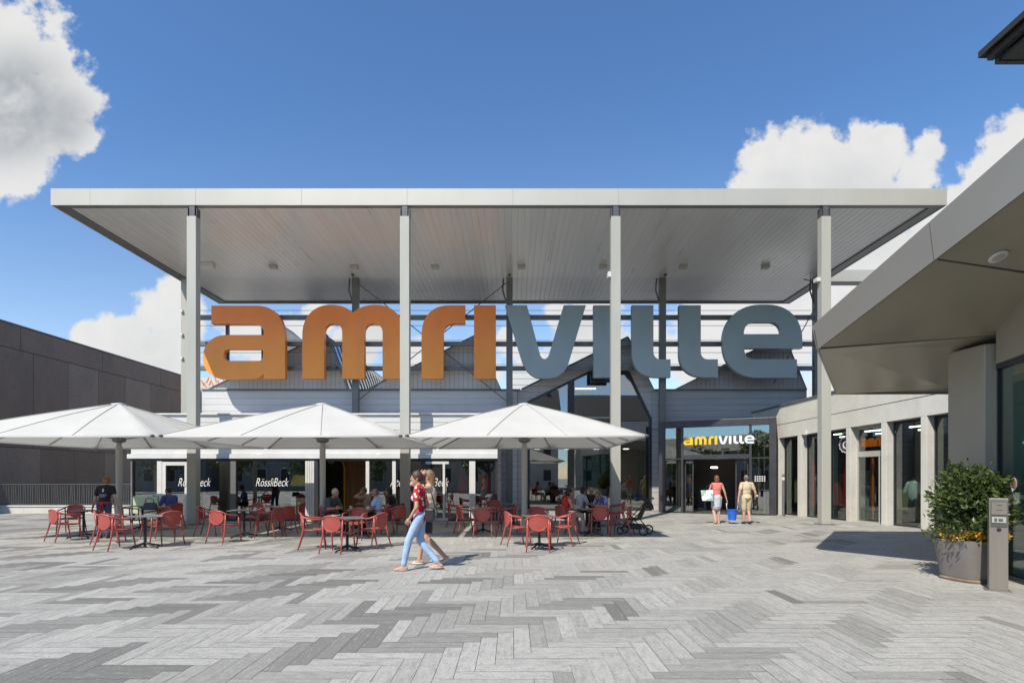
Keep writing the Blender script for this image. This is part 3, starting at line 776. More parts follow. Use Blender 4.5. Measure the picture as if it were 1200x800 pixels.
# doors
for a, b in ((190.7, 221.2), (236.2, 236.3)):
    if b-a < 5: continue
    q = MB(); w_ = .13; x0, x1 = cx_(a), cx_(b)
    q.box(x0, x0+w_, CD-.04, CD+.06, .05, ztop-.02); q.box(x1-w_, x1, CD-.04, CD+.06, .05, ztop-.02); q.box(x0+w_, x1-w_, CD-.04, CD+.06, ztop-.15, ztop-.02); q.box(x0+w_, x1-w_, CD-.04, CD+.06, .05, .25)
    dd = q.build('door', M['white'], cafe); MB().box(x0+w_, x1-w_, CD+.0, CD+.012, .25, ztop-.15).build('pane', M['glass_cafe'], dd)
q = MB(); x0, x1 = cx_(499), cx_(526); q.box(x0, x1, CD-.04, CD+.06, ztop-.1, ztop-.01); q.box(x0, x1, CD-.04, CD+.06, .05, .14); q.box((x0+x1)/2+.2,(x0+x1)/2+.28,CD-.04,CD+.06,.14,ztop-.1)
dd = q.build('door', M['white'], cafe); MB().box(x0+.003, x1-.003, CD+.07, CD+.08, .14, ztop-.1).build('pane', M['glass_cafe'], dd); MB().tube([(x0+.75,CD-.09,.8),(x0+.75,CD-.09,1.5)], .015, 6).build('handle', M['steel_pale'], dd)
MB().box(xa, xb, CD-.28, CD+.0, .006, .03).build('threshold', M['concrete'], cafe)
# interior
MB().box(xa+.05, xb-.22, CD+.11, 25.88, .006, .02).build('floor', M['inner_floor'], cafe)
MB().box(cx_(398)*1.08, cx_(433)*1.08, CD+2.0, CD+2.1, .02, 2.66).build('slatted_wall', M['wood'], cafe)
MB().tube([(cx_(399)*1.07, CD+1.9, .05),(cx_(399)*1.07, CD+1.9, 2.0),(cx_(396)*1.07, CD+1.9, 2.3),(cx_(388)*1.07, CD+1.9, 2.42)], .03, 6).build('brass_rail', M['yellow'], cafe)
def curtain(px0, px1, d):
    q = MB(); n = 28; x0, x1 = PX(px0, d), PX(px1, d); vs = []
    for i in range(n+1):
        x = x0+(x1-x0)*i/n; y = d+.06*math.sin(i*1.9)+.02*math.sin(i*.7)
        vs += [(x, y, .1), (x, y, 2.3)]
    q.add(vs, [(2*i, 2*i+2, 2*i+3, 2*i+1) for i in range(n)])
    o = q.build('curtain', M['red2'], cafe, smooth=True); s = o.modifiers.new('thick', 'SOLIDIFY'); s.thickness = .02
for a, b in ((537,548),(565,569),(571,577),(196,200),(203,206)): curtain(a, b, CD+.55)
q = MB(); q.box(PX(341,20.1), PX(361.5,20.1), 20.10, 20.5, .02, .85); q.build('counter', M['white'], cafe)  # white lower half of the reflection shape modelled behind the pane
q = MB(); q.hexa([(PX(339,20.1),20.12,1.30),(PX(362,20.1),20.12,1.30),(PX(362,20.1),20.5,1.30),(PX(339,20.1),20.5,1.30)], [(PX(343,20.1),20.2,1.72),(PX(362,20.1),20.2,1.72),(PX(362,20.1),20.48,1.72),(PX(343,20.1),20.48,1.72)]); q.build('yellow_reflection', M['yellow'], cafe)  # yellow block standing in for a sunlit reflection in the glass
MB().box(PX(434,24), PX(545,24), 24.0, 24.8, .02, 1.05).build('counter', M['wood'], cafe); MB().box(PX(200,24.5), PX(262,24.5), 24.4, 24.9, .02, 1.0).build('counter', M['wood'], cafe)
for px in (262, 300, 318, 388, 404, 440, 452): 
    q = MB(); q.ell((PX(px,22), 22, 2.25), (.13,.13,.10)); q.tube([(PX(px,22),22,2.34),(PX(px,22),22,2.66)], .008, 5); q.build('pendant_lamp', M['steel_pale'], cafe)
for px in (300, 440, 470, 500): MB().box(PX(px,23), PX(px+4,23), 23, 23.2, 2.58, 2.62).build('ceiling_lamp', M['lamp'], cafe)
# green crate by the left pane
MB().box(PX(158,19.4), PX(187,19.4), 19.3, 19.36, .35, .95).build('glass_screen', mat('pale green screen', (.45,.52,.36), .3), cafe)
M['window_writing'] = mat('white window writing', (.8,.8,.78), .5)
for i, (txt, a, b) in enumerate((('RössliBeck', 210, 248), ('RössliBeck', 299.5, 338), ('Atelier RössliBeck', 457, 526))):
    me = text_mesh(txt, cx_(b)-cx_(a), .006, .35, height=.30, bold=-.008)
    stand(me, upright(((cx_(a)+cx_(b))/2, CD-.06 if i == 0 else CD+.018, cz_(569.5)), (1,0,0)))
    link('window_lettering', me, M['window_writing'], cafe)
# ------------------------------------------------------------------ dark building on the left
db = thing('dark_building', 'long dark building clad in brown black panels left of the forecourt', 'building', (-26.8,30,0), world=True)
WX = -26.8
MB().box(-44, WX-.06, 15, 50, 0, 9.72).build('wall_core', M['joint'], db)
def wpx(x): return WX*F/(x-CX)                       # depth along the wall where a bearing meets it
p1, p2 = MB(), MB()
rows = [(0, 2.95), (2.97, 7.30)]
seams = [15, 18.2, 22, 25.8, wpx(39), wpx(80), wpx(115.5), wpx(146.5), wpx(176.5), wpx(200.5), wpx(222), 50]
rnd = random.Random(11)
for i, (a, b) in enumerate(zip(seams, seams[1:])):
    (p2 if i in (0,2,5,7) else p1).box(WX-.055, WX+rnd.uniform(0,.006), a+.012, b-.012, 3.23, 8.47)
    (p2 if i in (1,6,3) else p1).box(WX-.055, WX+rnd.uniform(0,.006), a+.5, b+.48, .02, 3.2)
s2 = [15, 22.5, wpx(24), wpx(120), wpx(188), 50]
for i, (a, b) in enumerate(zip(s2, s2[1:])): p1.box(WX-.055, WX+.01, a+.012, b-.012, 8.50, 9.74)
p1.build('wall', M['darkwall'], db); p2.build('cladding_panel', M['darkwall2'], db)
MB().box(-44, WX+.03, 14.98, 50.02, 9.76, 9.85).build('coping', M['steel_dark'], db)
# low parapet with railing across in front of it
kb = thing('parapet_wall', 'low pale parapet wall under the dark railing at the left', 'wall', (-20,24.5,0), world=True)
MB().box(-34, PX(160,24.5), 24.4, 24.75, -.02, .30).build('wall', M['concrete'], kb); MB().box(-34, PX(160.5,24.5), 24.36, 24.79, .302, .36).build('coping', M['concrete'], kb)
fe = thing('railing', 'dark steel railing of slanted flat bars on the low parapet', 'railing', (-20,24.55,.36), world=True)
q = MB(); rnd = random.Random(4); x = -33.9
while x < PX(160,24.5):
    t1 = rnd.uniform(-.04,.04)
    q.hexa([(x,24.52,.40),(x+.022,24.52,.40),(x+.022,24.58,.40),(x,24.58,.40)], [(x+t1,24.52,1.28),(x+t1+.022,24.52,1.28),(x+t1+.022,24.58,1.28),(x+t1,24.58,1.28)])
    x += .105
q.build('bars', M['steel_dark'], fe)
q = MB(); q.box(-34, PX(160,24.5), 24.50, 24.60, 1.28, 1.32); q.box(-34, PX(160,24.5), 24.51, 24.59, .362, .40); q.build('rail', M['steel_dark'], fe)
# far pieces seen through the gaps
fb = thing('banner_wall', 'white hoarding with orange brush strokes far behind the left gable', 'hoarding', (-24,46,0), world=True)
MB().box(PX(225,46), PX(292,46), 46, 46.3, 0, PZ(443,46)).build('board', M['siding_white'], fb)
M['orange'] = mat('orange paint', (.75,.22,.02), .5)
q = MB(); rnd = random.Random(2)
for k in range(16):
    x = PX(237+k*3.1, 45.98); z = PZ(448+3.5*math.sin(k*2.1), 45.98); dx = rnd.uniform(-.12,.12)
    q.prism([(x-.05+dx,45.98,z-.22),(x+.06+dx,45.98,z-.22),(x+.06-dx,45.98,z+.22),(x-.05-dx,45.98,z+.22)], (0,.02,0))
q.build('brush_strokes', M['orange'], fb)
wb = thing('white_building', 'white boarded building far behind the gap between the middle gables', 'building', (0,44,0), world=True)
q = MB(); boards(q, [(PX(596,44),0),(PX(648,44),0),(PX(648,44),PZ(431,44)),(PX(596,44),PZ(431,44))], 44, .5, .03, .05); q.build('wall', M['siding_white'], wb)
MB().box(PX(596,44)+.01, PX(648,44)-.01, 44.01, 50, 0, PZ(431,44)-.01).build('wall_core', M['inner_mid'], wb); MB().box(PX(595,44), PX(649,44), 43.9, 50.1, PZ(431,44), PZ(430,44)).build('roof', M['white'], wb)
rg = thing('far_roof', 'dark pitched roof rising behind the leftmost gable', 'roof', (-13,41,0), world=True)
MB().prism([(PX(318,41),41,PZ(372,41)),(PX(333,41),41,PZ(385,41)),(PX(362,41),41,PZ(404,41)),(PX(362,41),41,PZ(420,41)),(PX(318,41),41,PZ(420,41))], (0,4,0)).build('roof', M['steel_mid'], rg)
MB().box(PX(320,41), PX(360,41), 41.1, 44.9, 0, PZ(420,41)-.01).build('wall', M['siding_dark'], rg)

# ------------------------------------------------------------------ concrete shop wing on the right
WO = Vector((11.45, 23.9, 0)); wu = Vector((.187, -.982, 0)).normalized(); wn = Vector((-.982, -.187, 0)).normalized()
wing = thing('shop_wing', 'pale concrete shop wing with deep square piers between tall shop windows', 'building', tuple(WO), math.atan2(wu.y, wu.x))
# own frame: x along the front towards the street, y = away from the plaza is +? (left of x)
def zf(z, s): return z*(1+.0098*s)
SL = 13.2
def slab(mb, s0, s1, y0, y1, z0, z1, slope=True):
    g = zf if slope else (lambda z, s: z)
    b = [(s0,y0,z0 if z0==0 else g(z0,s0)),(s1,y0,z0 if z0==0 else g(z0,s1)),(s1,y1,z0 if z0==0 else g(z0,s1)),(s0,y1,z0 if z0==0 else g(z0,s0))]
    t_ = [(s0,y0,g(z1,s0)),(s1,y0,g(z1,s1)),(s1,y1,g(z1,s1)),(s0,y1,g(z1,s0))]
    return mb.hexa(b, t_)
lin = MB(); slab(lin, -1.6, SL, 0, .5, 3.30, 3.86); slab(lin, -1.6, 7.06, .0, .5, 3.885, 4.66); slab(lin, 7.075, SL, 0, .5, 3.885, 4.66)
lin.build('lintel', M['concrete'], wing)
q = MB(); slab(q, -1.6, SL, .04, .46, 3.80, 3.90); q.build('joint', M['joint'], wing)
q = MB(); slab(q, -1.65, SL+.05, -.06, .56, 4.665, 4.72); q.build('coping', M['steel_mid'], wing)
piers = [0.12, 1.49, 2.76, 4.04, 5.56, 7.02, 8.45, 9.88, 11.3, 12.9]
for i, s in enumerate(piers):
    q = MB(); slab(q, s-.105, s+.105, .002, .42, 0, 3.298); q.build('pier', M['concrete'], wing, bevel=.01)
for i, (a, b) in enumerate(zip(piers, piers[1:])):
    s0, s1 = a+.105, b-.105
    fr = MB(); slab(fr, s0, s0+.05, .28, .36, 0, 3.29); slab(fr, s1-.05, s1, .28, .36, 0, 3.29); slab(fr, s0+.05, s1-.05, .28, .36, 3.2, 3.29); fr.box(s0+.05, s1-.05, .28, .36, 0, .06)
    if i == 3:
        fr.box(s0+.05, s1-.05, .27, .37, 2.35, 2.55); fr.box(s1-.38, s1-.33, .28, .36, .06, 2.35)
    wf_ = fr.build('window' if i != 3 else 'door', M['steel_pale'] if i == 3 else M['dark_frame'], wing)
    q = MB(); slab(q, s0+.052, s1-.052, .31, .322, .06, 3.198); q.build('pane', M['glass'], wf_)
q = MB(); q.box(-1.4, SL, .5, 7, .004, .016); q.build('floor', M['inner_floor'], wing)
q = MB(); slab(q, -1.4, SL, 5.0, 5.2, 0, 4.6); slab(q, -1.5, -1.3, .47, 5, 0, 4.6); slab(q, SL-.2, SL, .47, 5, 0, 4.6); q.build('inner_wall', M['inner_dark'], wing)
q = MB(); slab(q, -1.5, SL, .51, 5.2, 3.5, 3.6); q.build('ceiling', M['inner_dark'], wing)
q = MB(); slab(q, -1.5, SL, .5, 9, 4.55, 4.66); slab(q, -1.5, SL, 8.8, 9, 0, 4.55); q.build('roof', M['steel_mid'], wing)
for k in range(12): MB().box(-.6+k*.95, .1+k*.95, 1.5+(k % 2)*1.4, 1.56+(k % 2)*1.4, 3.36, 3.40).build('ceiling_lamp', M['lampw'], wing)  # small shop lights made into longer, brighter strips to lighten the dark interior
for s, w_ in ((3.04,.16),(1.36,.14),(4.30,.12)): MB().box(s, s+w_, .7, .75, .4, 2.55).build('red_banner', M['red2'], wing)
MB().box(4.45,4.49,.62,.66,.1,2.3).build('clothes_rail', M['orange'], wing)
rk_ = [mat('clothes %d' % i, c, .8, 0, .35, 9, (9,9,.5)) for i, c in enumerate(((.30,.24,.14),(.10,.14,.25),(.30,.05,.05),(.35,.34,.32)))]
for i, (s, h_) in enumerate(((.05,1.5),(1.1,1.25),(2.2,1.4),(3.5,1.3),(5.0,1.2),(7,1.4),(8.5,1.2))):
    MB().box(s-.25, s+.25, 1.1, 1.5, .5, h_).build('display_rack', rk_[i % 4], wing); MB().box(s-.1, s+.3, 2.3, 2.6, .02, h_+.5).build('display_rack', rk_[(i+1) % 4], wing)
# round badge and orange writing in the windows
bd = MB(); n = 24
ring = [( (.30+.022*math.cos(12*2*math.pi*k/48))*math.cos(2*math.pi*k/48), (.30+.022*math.cos(12*2*math.pi*k/48))*math.sin(2*math.pi*k/48)) for k in range(48)]
bs, bz = 3.58, 2.84
bd.prism([(bs+a, .295, bz+b) for a, b in ring], (0,.008,0)); o_ = bd.build('badge', M['sign_white'], wing)
MB().prism([(bs+a*.85, .288, bz+b*.85) for a, b in ring], (0,.006,0)).build('badge_face', M['inner_dark'], o_)
me = text_mesh('C', .22, .006, 0, height=.30, bold=.02); stand(me, upright((bs, .284, bz-.15), (1,0,0))); link('badge_letter', me, M['sign_white'], o_)
sw = .80; k = sw/(581-238)
for gi, (ch, g) in enumerate(GLYPH[:4]):
    me = curve_mesh(glyph_paths(g, lambda x: (x-238)*k+4.07, lambda y: (443.7-y)*k*1.5+2.72), .04)
    stand(me, upright((0,.55,0), (1,0,0))); link('letter', me, emit_mat('orange letter %d' % gi, (1,.20,.01), .40), wing)
MB().box(1.75+.1, 1.75+.2, -.09, .0, 3.33, 3.50).build('wall_lamp', M['white'], wing)
# shirt on a bust in the window
mq = thing('mannequin', 'black headless mannequin wearing a white T-shirt in the shop window', 'mannequin', tuple(WO + wu*6.15 - wn*.55), math.atan2(wu.y, wu.x))
q = MB(); q.lathe([(.16,0),(.16,.02),(.02,.03),(.02,.8)], n=16); q.ell((-.08,0,.62),(.08,.09,.42)); q.ell((.08,0,.62),(.08,.09,.42)); q.lathe([(.05,1.45),(.055,1.56),(.04,1.6)], n=12); q.build('stand', M['black'], mq, smooth=True)
q = MB(); q.ell((0,0,1.18),(.21,.12,.36)); q.caps((-.17,0,1.40),(-.29,0,1.14),.085,.08); q.caps((.17,0,1.40),(.29,0,1.14),.085,.08); q.build('shirt', M['white'], mq, smooth=True)

# ------------------------------------------------------------------ bronze building with the cantilevered roof, right foreground
rb = thing('corner_building', 'bronze metal clad building with a sharp cantilevered roof in the right foreground', 'building', (8,9,0), world=True)
T0 = Vector((5.22,9.38,3.83)); E = Vector((.87,-2.88,1.22)); up_ = Vector((0,0,1))
T1 = Vector((7.88,9.10,3.98)); T3 = Vector((7.78,13.17,3.63)); T2 = Vector((9.78,12.3,3.63))
_n = E.cross(T1-T0); 
if _n.z < 0: _n = -_n
def sz(x, y, up=0): return Vector((x, y, T0.z - (_n.x*(x-T0.x)+_n.y*(y-T0.y))/_n.z + up))      # the sloping soffit plane
EE = lambda s_, u=0: T0 + E*s_ + up_*u
S_END = 1.9
RR = 15.0
# roof deck above the soffit
yE = EE(S_END).y
q = MB()
top_in = Vector((.05,.02,0))
lo = [EE(0,.06)+top_in, EE(S_END,.06)+top_in, sz(RR,yE,.06), sz(RR,9.0,.06), T1+Vector((3,.6,.06))]
q.prism([tuple(v) for v in lo], (0,0,.30)); q.build('roof', M['steel_mid'], rb)
q = MB(); q.prism([tuple(T0+Vector((.06,.06,.06))), tuple(T1+Vector((3,.62,.06))), tuple(T2+Vector((3,.9,.04))), tuple(T3+Vector((.05,-.05,.04)))], (0,0,.30)); q.build('roof', M['steel_mid'], rb)
# fascia along the rising edge, panels with open joints, leaning outwards a little
nrm = Vector((E.y, -E.x, 0)).normalized()
if nrm.x > 0: nrm = -nrm
q = MB(); cuts = [0, .6466, 1.25, S_END]
hf = lambda s_: .42+.15*s_
for a, b in zip(cuts, cuts[1:]):
    a2, b2 = a+.0015, b-.0015
    q.prism([tuple(EE(a2)), tuple(EE(b2)), tuple(EE(b2, hf(b2))+nrm*.09), tuple(EE(a2, hf(a2))+nrm*.09)], tuple(nrm*-.035))
q.build('fascia', M['bronze_fascia'], rb)
q = MB(); q.prism([tuple(T0+Vector((-.0,.03,0))), tuple(T3+Vector((0,.02,0))), tuple(T3+up_*.62), tuple(T0+Vector((-.08,.04,.42)))], (.035,0,0)); q.build('fascia', M['bronze_fascia'], rb)
# soffit panels
def sheet(mb, pts, th=.02): return mb.prism([tuple(p) for p in pts], (0,0,th))
ins = Vector((.035,.01,.012))
sA = Vector((5.76,7.52,0)); sB = Vector((7.25,7.77,0)); sd2 = (sB-sA).normalized()
seam = lambda L, dy: sz(sA.x+sd2.x*L, sA.y+sd2.y*L+dy, .012)
q = MB()
sheet(q, [EE(.012)+ins, EE(.645)+ins, seam(2.2,.014), seam(5,.014), T1+Vector((3.0,.5,.012)), T1+Vector((0,0,.012))])
sheet(q, [EE(.655)+ins, EE(S_END)+ins, sz(RR,yE,.012), seam(9,-.014)])
q.build('soffit', M['bronze'], rb)
MB().prism([tuple(EE(.63)+ins+up_*.016), tuple(EE(.67)+ins+up_*.016), tuple(seam(5,-.08)+up_*.016), tuple(seam(5,.08)+up_*.016)], (0,0,.004)).build('joint', M['joint'], rb)
q = MB(); q.prism([tuple(T0+Vector((.05,.04,.004))), tuple(T1+Vector((0,.03,.004))), tuple(T1+Vector((3,.53,.004))), tuple(T2+Vector((2.6,.8,0))), tuple(T2), tuple(T3)], (0,0,.02)); q.build('soffit', M['bronze'], rb)
q = MB(); q.prism([tuple(T3+Vector((0,.01,0))), tuple(T2+Vector((2.6,.81,0))), tuple(T2+Vector((2.6,.81,.6))), tuple(T3+Vector((0,.01,.6)))], (0,.04,0)); q.build('fascia', M['bronze_fascia'], rb)
# corner block, header wall and shopfront
wd = Vector((-.28,-.87,0)).normalized(); wnm = Vector((wd.y, -wd.x, 0))
if wnm.x > 0: wnm = -wnm
inw = -wnm
P = lambda base, s, off, z: tuple(base + wd*s + inw*off + up_*z)
MB().prism([(7.79,9.80,0),(7.86,9.12,0),(8.01,9.05,0),(9.2,9.7,0),(9.6,10.4,0)], (0,0,3.86)).build('column', M['bronze'], rb, bevel=.015)
h0 = T1 + Vector((.05,-.12,0)); h0.z = 0
q = MB()
a_, b_ = h0+wd*.0, h0+wd*6.0
def topz(v): return sz(v.x, v.y, .010).z
a2, b2 = a_+inw*.2, b_+inw*.2
q.hexa([(a_.x,a_.y,3.50),(b_.x,b_.y,3.50),(b2.x,b2.y,3.50),(a2.x,a2.y,3.50)], [(a_.x,a_.y,topz(a_)),(b_.x,b_.y,topz(b_)),(b2.x,b2.y,topz(b2)),(a2.x,a2.y,topz(a2))])
q.build('wall', M['bronze'], rb)
M['blind'] = mat('pale green blind', (.30,.41,.36), .7, 0, .06, 1)
gl0 = Vector((8.06,9.12,0))
q = MB()
def bar(s0, s1, o0, o1, z0, z1):
    b = [P(gl0,s0,o0,z0),P(gl0,s1,o0,z0),P(gl0,s1,o1,z0),P(gl0,s0,o1,z0)]; t_ = [P(gl0,s0,o0,z1),P(gl0,s1,o0,z1),P(gl0,s1,o1,z1),P(gl0,s0,o1,z1)]
    q.hexa(b, t_)
bar(0,.07,-.04,.06,.06,3.42); bar(0,6,-.04,.06,0,.06); bar(0,6,-.04,.06,3.42,3.495)
for s in (2.6, 5.2): bar(s, s+.07, -.04, .06, .06, 3.42)
wf_ = q.build('window', M['dark_frame'], rb)
q = MB(); bar(.07,6,.005,.017,.06,3.42); q.build('pane', glass_mat('side shopfront glass', (.62,.74,.70), 1.5, .06), wf_)
q = MB(); q.prism([P(gl0,-.2,.3,.004),P(gl0,7,.3,.004),P(gl0,7,5,.004),P(gl0,-.2,5,.004)], (0,0,.012)); q.build('floor', M['inner_floor'], rb)
q = MB(); bar(-.3,7,3.5,3.6,0,3.9); bar(-.3,-.2,.6,3.49,0,3.8); bar(-.3,7,.22,3.6,3.6,3.7); q.build('inner_wall', mat('pale green room wall', (.32,.42,.38), .7), rb)
for s0, s1, o0 in ((.12,.55,.16),(.60,1.9,.20)):
    q = MB(); bar(s0,s1,o0,o0+.03,.05,3.3); q.build('blind', M['blind'], rb)
# recessed downlight, square to the sloping soffit
dd_ = 7.47; dl = sz(PX(1170, dd_), dd_)
qd = Vector((0,0,1)).rotation_difference(_n.normalized()).to_matrix().to_4x4()
MT = Matrix.Translation(dl) @ qd
q = MB(); q.lathe([(.085,-.012),(.112,-.006),(.112,.01),(.085,.01)], n=24).xf(MT); o_ = q.build('downlight', M['white'], rb, smooth=True)
q = MB(); q.lathe([(.03,-.018),(.07,-.015),(.07,.004)], n=16).xf(MT); q.build('lens', M['steel_pale'], o_)
# sticker on the glass
sk = Vector(gl0) + wd*.52
q = MB(); pts = []
for k in range(24):
    a = 2*math.pi*k/24; v = sk + wd*(.085*math.cos(a)) + up_*(1.53+.105*math.sin(a)) - inw*.008
    pts.append(tuple(v))
q.prism(pts, tuple(inw*.005)); o_ = q.build('sticker', mat('pink white sticker', (.75,.55,.58), .4), rb)
for z, h_ in ((1.575,.022),(1.53,.018),(1.49,.014)):
    q = MB(); a = sk - inw*.012 + up_*z; q.prism([tuple(a-wd*.05), tuple(a+wd*.05), tuple(a+wd*.05+up_*h_), tuple(a-wd*.05+up_*h_)], tuple(inw*.002)); q.build('sticker_print', M['orange'], o_)

# tall house beyond, only its dark eaves reach into view
M['eave'] = mat('dark eaves', (.028,.026,.024), .6)
hs = thing('tall_house', 'tall house at far right whose dark eaves corner juts into the sky', 'house', (15,10,0), world=True)
ez = 13.6
q = MB(); q.box(14.0, 22, -3, 15.7, ez, ez+.10); q.build('soffit', M['eave'], hs)
q = MB(); q.box(13.95, 22, 15.7, 15.84, ez-.02, ez+.34); q.box(13.78, 13.95, -3, 15.9, ez+.14, ez+.34); q.build('gutter', M['eave'], hs)
q = MB(); q.prism([(13.62,16.02,ez+.30),(13.62,-3,ez+.30),(22,-3,ez+4.2),(22,9,ez+4.2)], (0,0,.18)); q.prism([(13.62,16.02,ez+.30),(22,9,ez+4.2),(22,16.02,ez+.30)], (0,0,.18)); q.build('roof', M['eave'], hs)
q = MB(); q.box(15.0, 22, -2.2, 14.9, 0, ez); q.build('wall', M['plaster'], hs)
for yy in (1, 5, 9, 13):
    for zz in (6, 9.4):
        o_ = MB().box(14.95, 15.0-.002, yy-.5, yy+.5, zz, zz+1.6).build('window', M['white'], hs)
        MB().box(14.93, 14.948, yy-.42, yy+.42, zz+.08, zz+1.52).build('pane', M['glass_dark'], o_)

# ------------------------------------------------------------------ parasols
def make_parasol(name, label, loc, gr):
    root = thing(name, label, 'parasol', loc, 0, gr)
    a = 2.825; ez_, az_ = 2.62, 3.70
    per = []
    cs = [(-a,-a),(a,-a),(a,a),(-a,a)]
    for i in range(4):
        p, q = Vector(cs[i]), Vector(cs[(i+1) % 4])
        for k in range(3): per.append(p.lerp(q, k/3))
    m = len(per); nr, nd = 8, 6
    vs = []; fs = []
    def surf(i, s, tt):                # i panel, s across, tt from hub to hem
        p = per[i].lerp(per[(i+1) % m], s) * (.045 + .955*tt)
        sag = -.05*math.sin(math.pi*s)*tt*(1.15-tt*.35)
        z = az_ + (ez_-az_)*tt - .10*math.sin(math.pi*tt)*(-.35) + sag*(1 if tt < .999 else 0)
        return (p.x, p.y, z)
    for i in range(m):
        o = len(vs)
        for r in range(nr+1):
            for s in range(nd+1): vs.append(surf(i, s/nd, r/nr))
        for r in range(nr):
            for s in range(nd): fs.append((o+r*(nd+1)+s, o+r*(nd+1)+s+1, o+(r+1)*(nd+1)+s+1, o+(r+1)*(nd+1)+s))
    o = len(vs)
    for i in range(m):                  # hem
        for s in (0, 1):
            p = per[i] if s == 0 else per[(i+1) % m]
            vs += [(p.x, p.y, ez_), (p.x*.999, p.y*.999, ez_-.045)]
        k = o+i*4; fs.append((k, k+2, k+3, k+1))
    me = bpy.data.meshes.new('cloth'); me.from_pydata(vs, [], fs)
    bm = bmesh.new(); bm.from_mesh(me); bmesh.ops.remove_doubles(bm, verts=bm.verts, dist=.002); bmesh.ops.recalc_face_normals(bm, faces=bm.faces); bm.to_mesh(me); bm.free()
    for p in me.polygons: p.use_smooth = True
    c = link('cloth', me, M['fabric'], root)
    sm = MB()
    for i, p in enumerate(per):
        pts = [(p.x*(.05+.95*k/6), p.y*(.05+.95*k/6), surf(i,0,k/6)[2]+.006) for k in range(7)]
        sm.tube(pts, .009, 5)
    sm.build('seam', M['steel_pale'], c)
    for i, p in enumerate(per):
        d = p.normalized()
        pts = [(p.x*s_, p.y*s_, surf(i,0,s_)[2]-.03) for s_ in (.05,.3,.6,.985)]
        rb_ = MB().tube(pts, .017, 6).build('rib', M['steel_pale'], root)
        MB().tube([(d.x*.10, d.y*.10, 2.72), (p.x*.52, p.y*.52, surf(i,0,.52)[2]-.045)], .016, 6).build('strut', M['steel_pale'], rb_)
        if i % 3 == 0:
            MB().ell((p.x*1.002, p.y*1.002, ez_-.01), (.05,.05,.035)).build('end_cap', M['steel_dark'], rb_)
    MB().lathe([(.082,.0),(.082,2.5),(.062,2.55),(.062,3.66)], n=20).build('pole', M['steel_pale'], root, auto=40)
    MB().lathe([(.10,2.62),(.17,2.66),(.17,2.74),(.09,2.79)], n=20).build('hub', M['steel_mid'], root, auto=40)
    MB().lathe([(.19,3.685),(.19,3.73),(.06,3.76)], n=20).build('top_cap', M['white'], root, auto=40)
    MB().lathe([(.42,.003),(.42,.012),(.12,.016),(.12,.05)], n=28).build('base_plate', M['steel_mid'], root, auto=40)
    return root
GP = 'square white parasols in a row over the tables'
ux_ = [-11.36, -5.50, .31]
pa = make_parasol('parasol', 'leftmost white square parasol, in front of the dark building', (ux_[0],15.72,0), GP)
dup(pa, (ux_[1],15.72,0), 0, 'middle white square parasol, over the two seated men')
dup(pa, (ux_[2],15.72,0), 0, 'rightmost white square parasol, in front of the tall pentagon window')

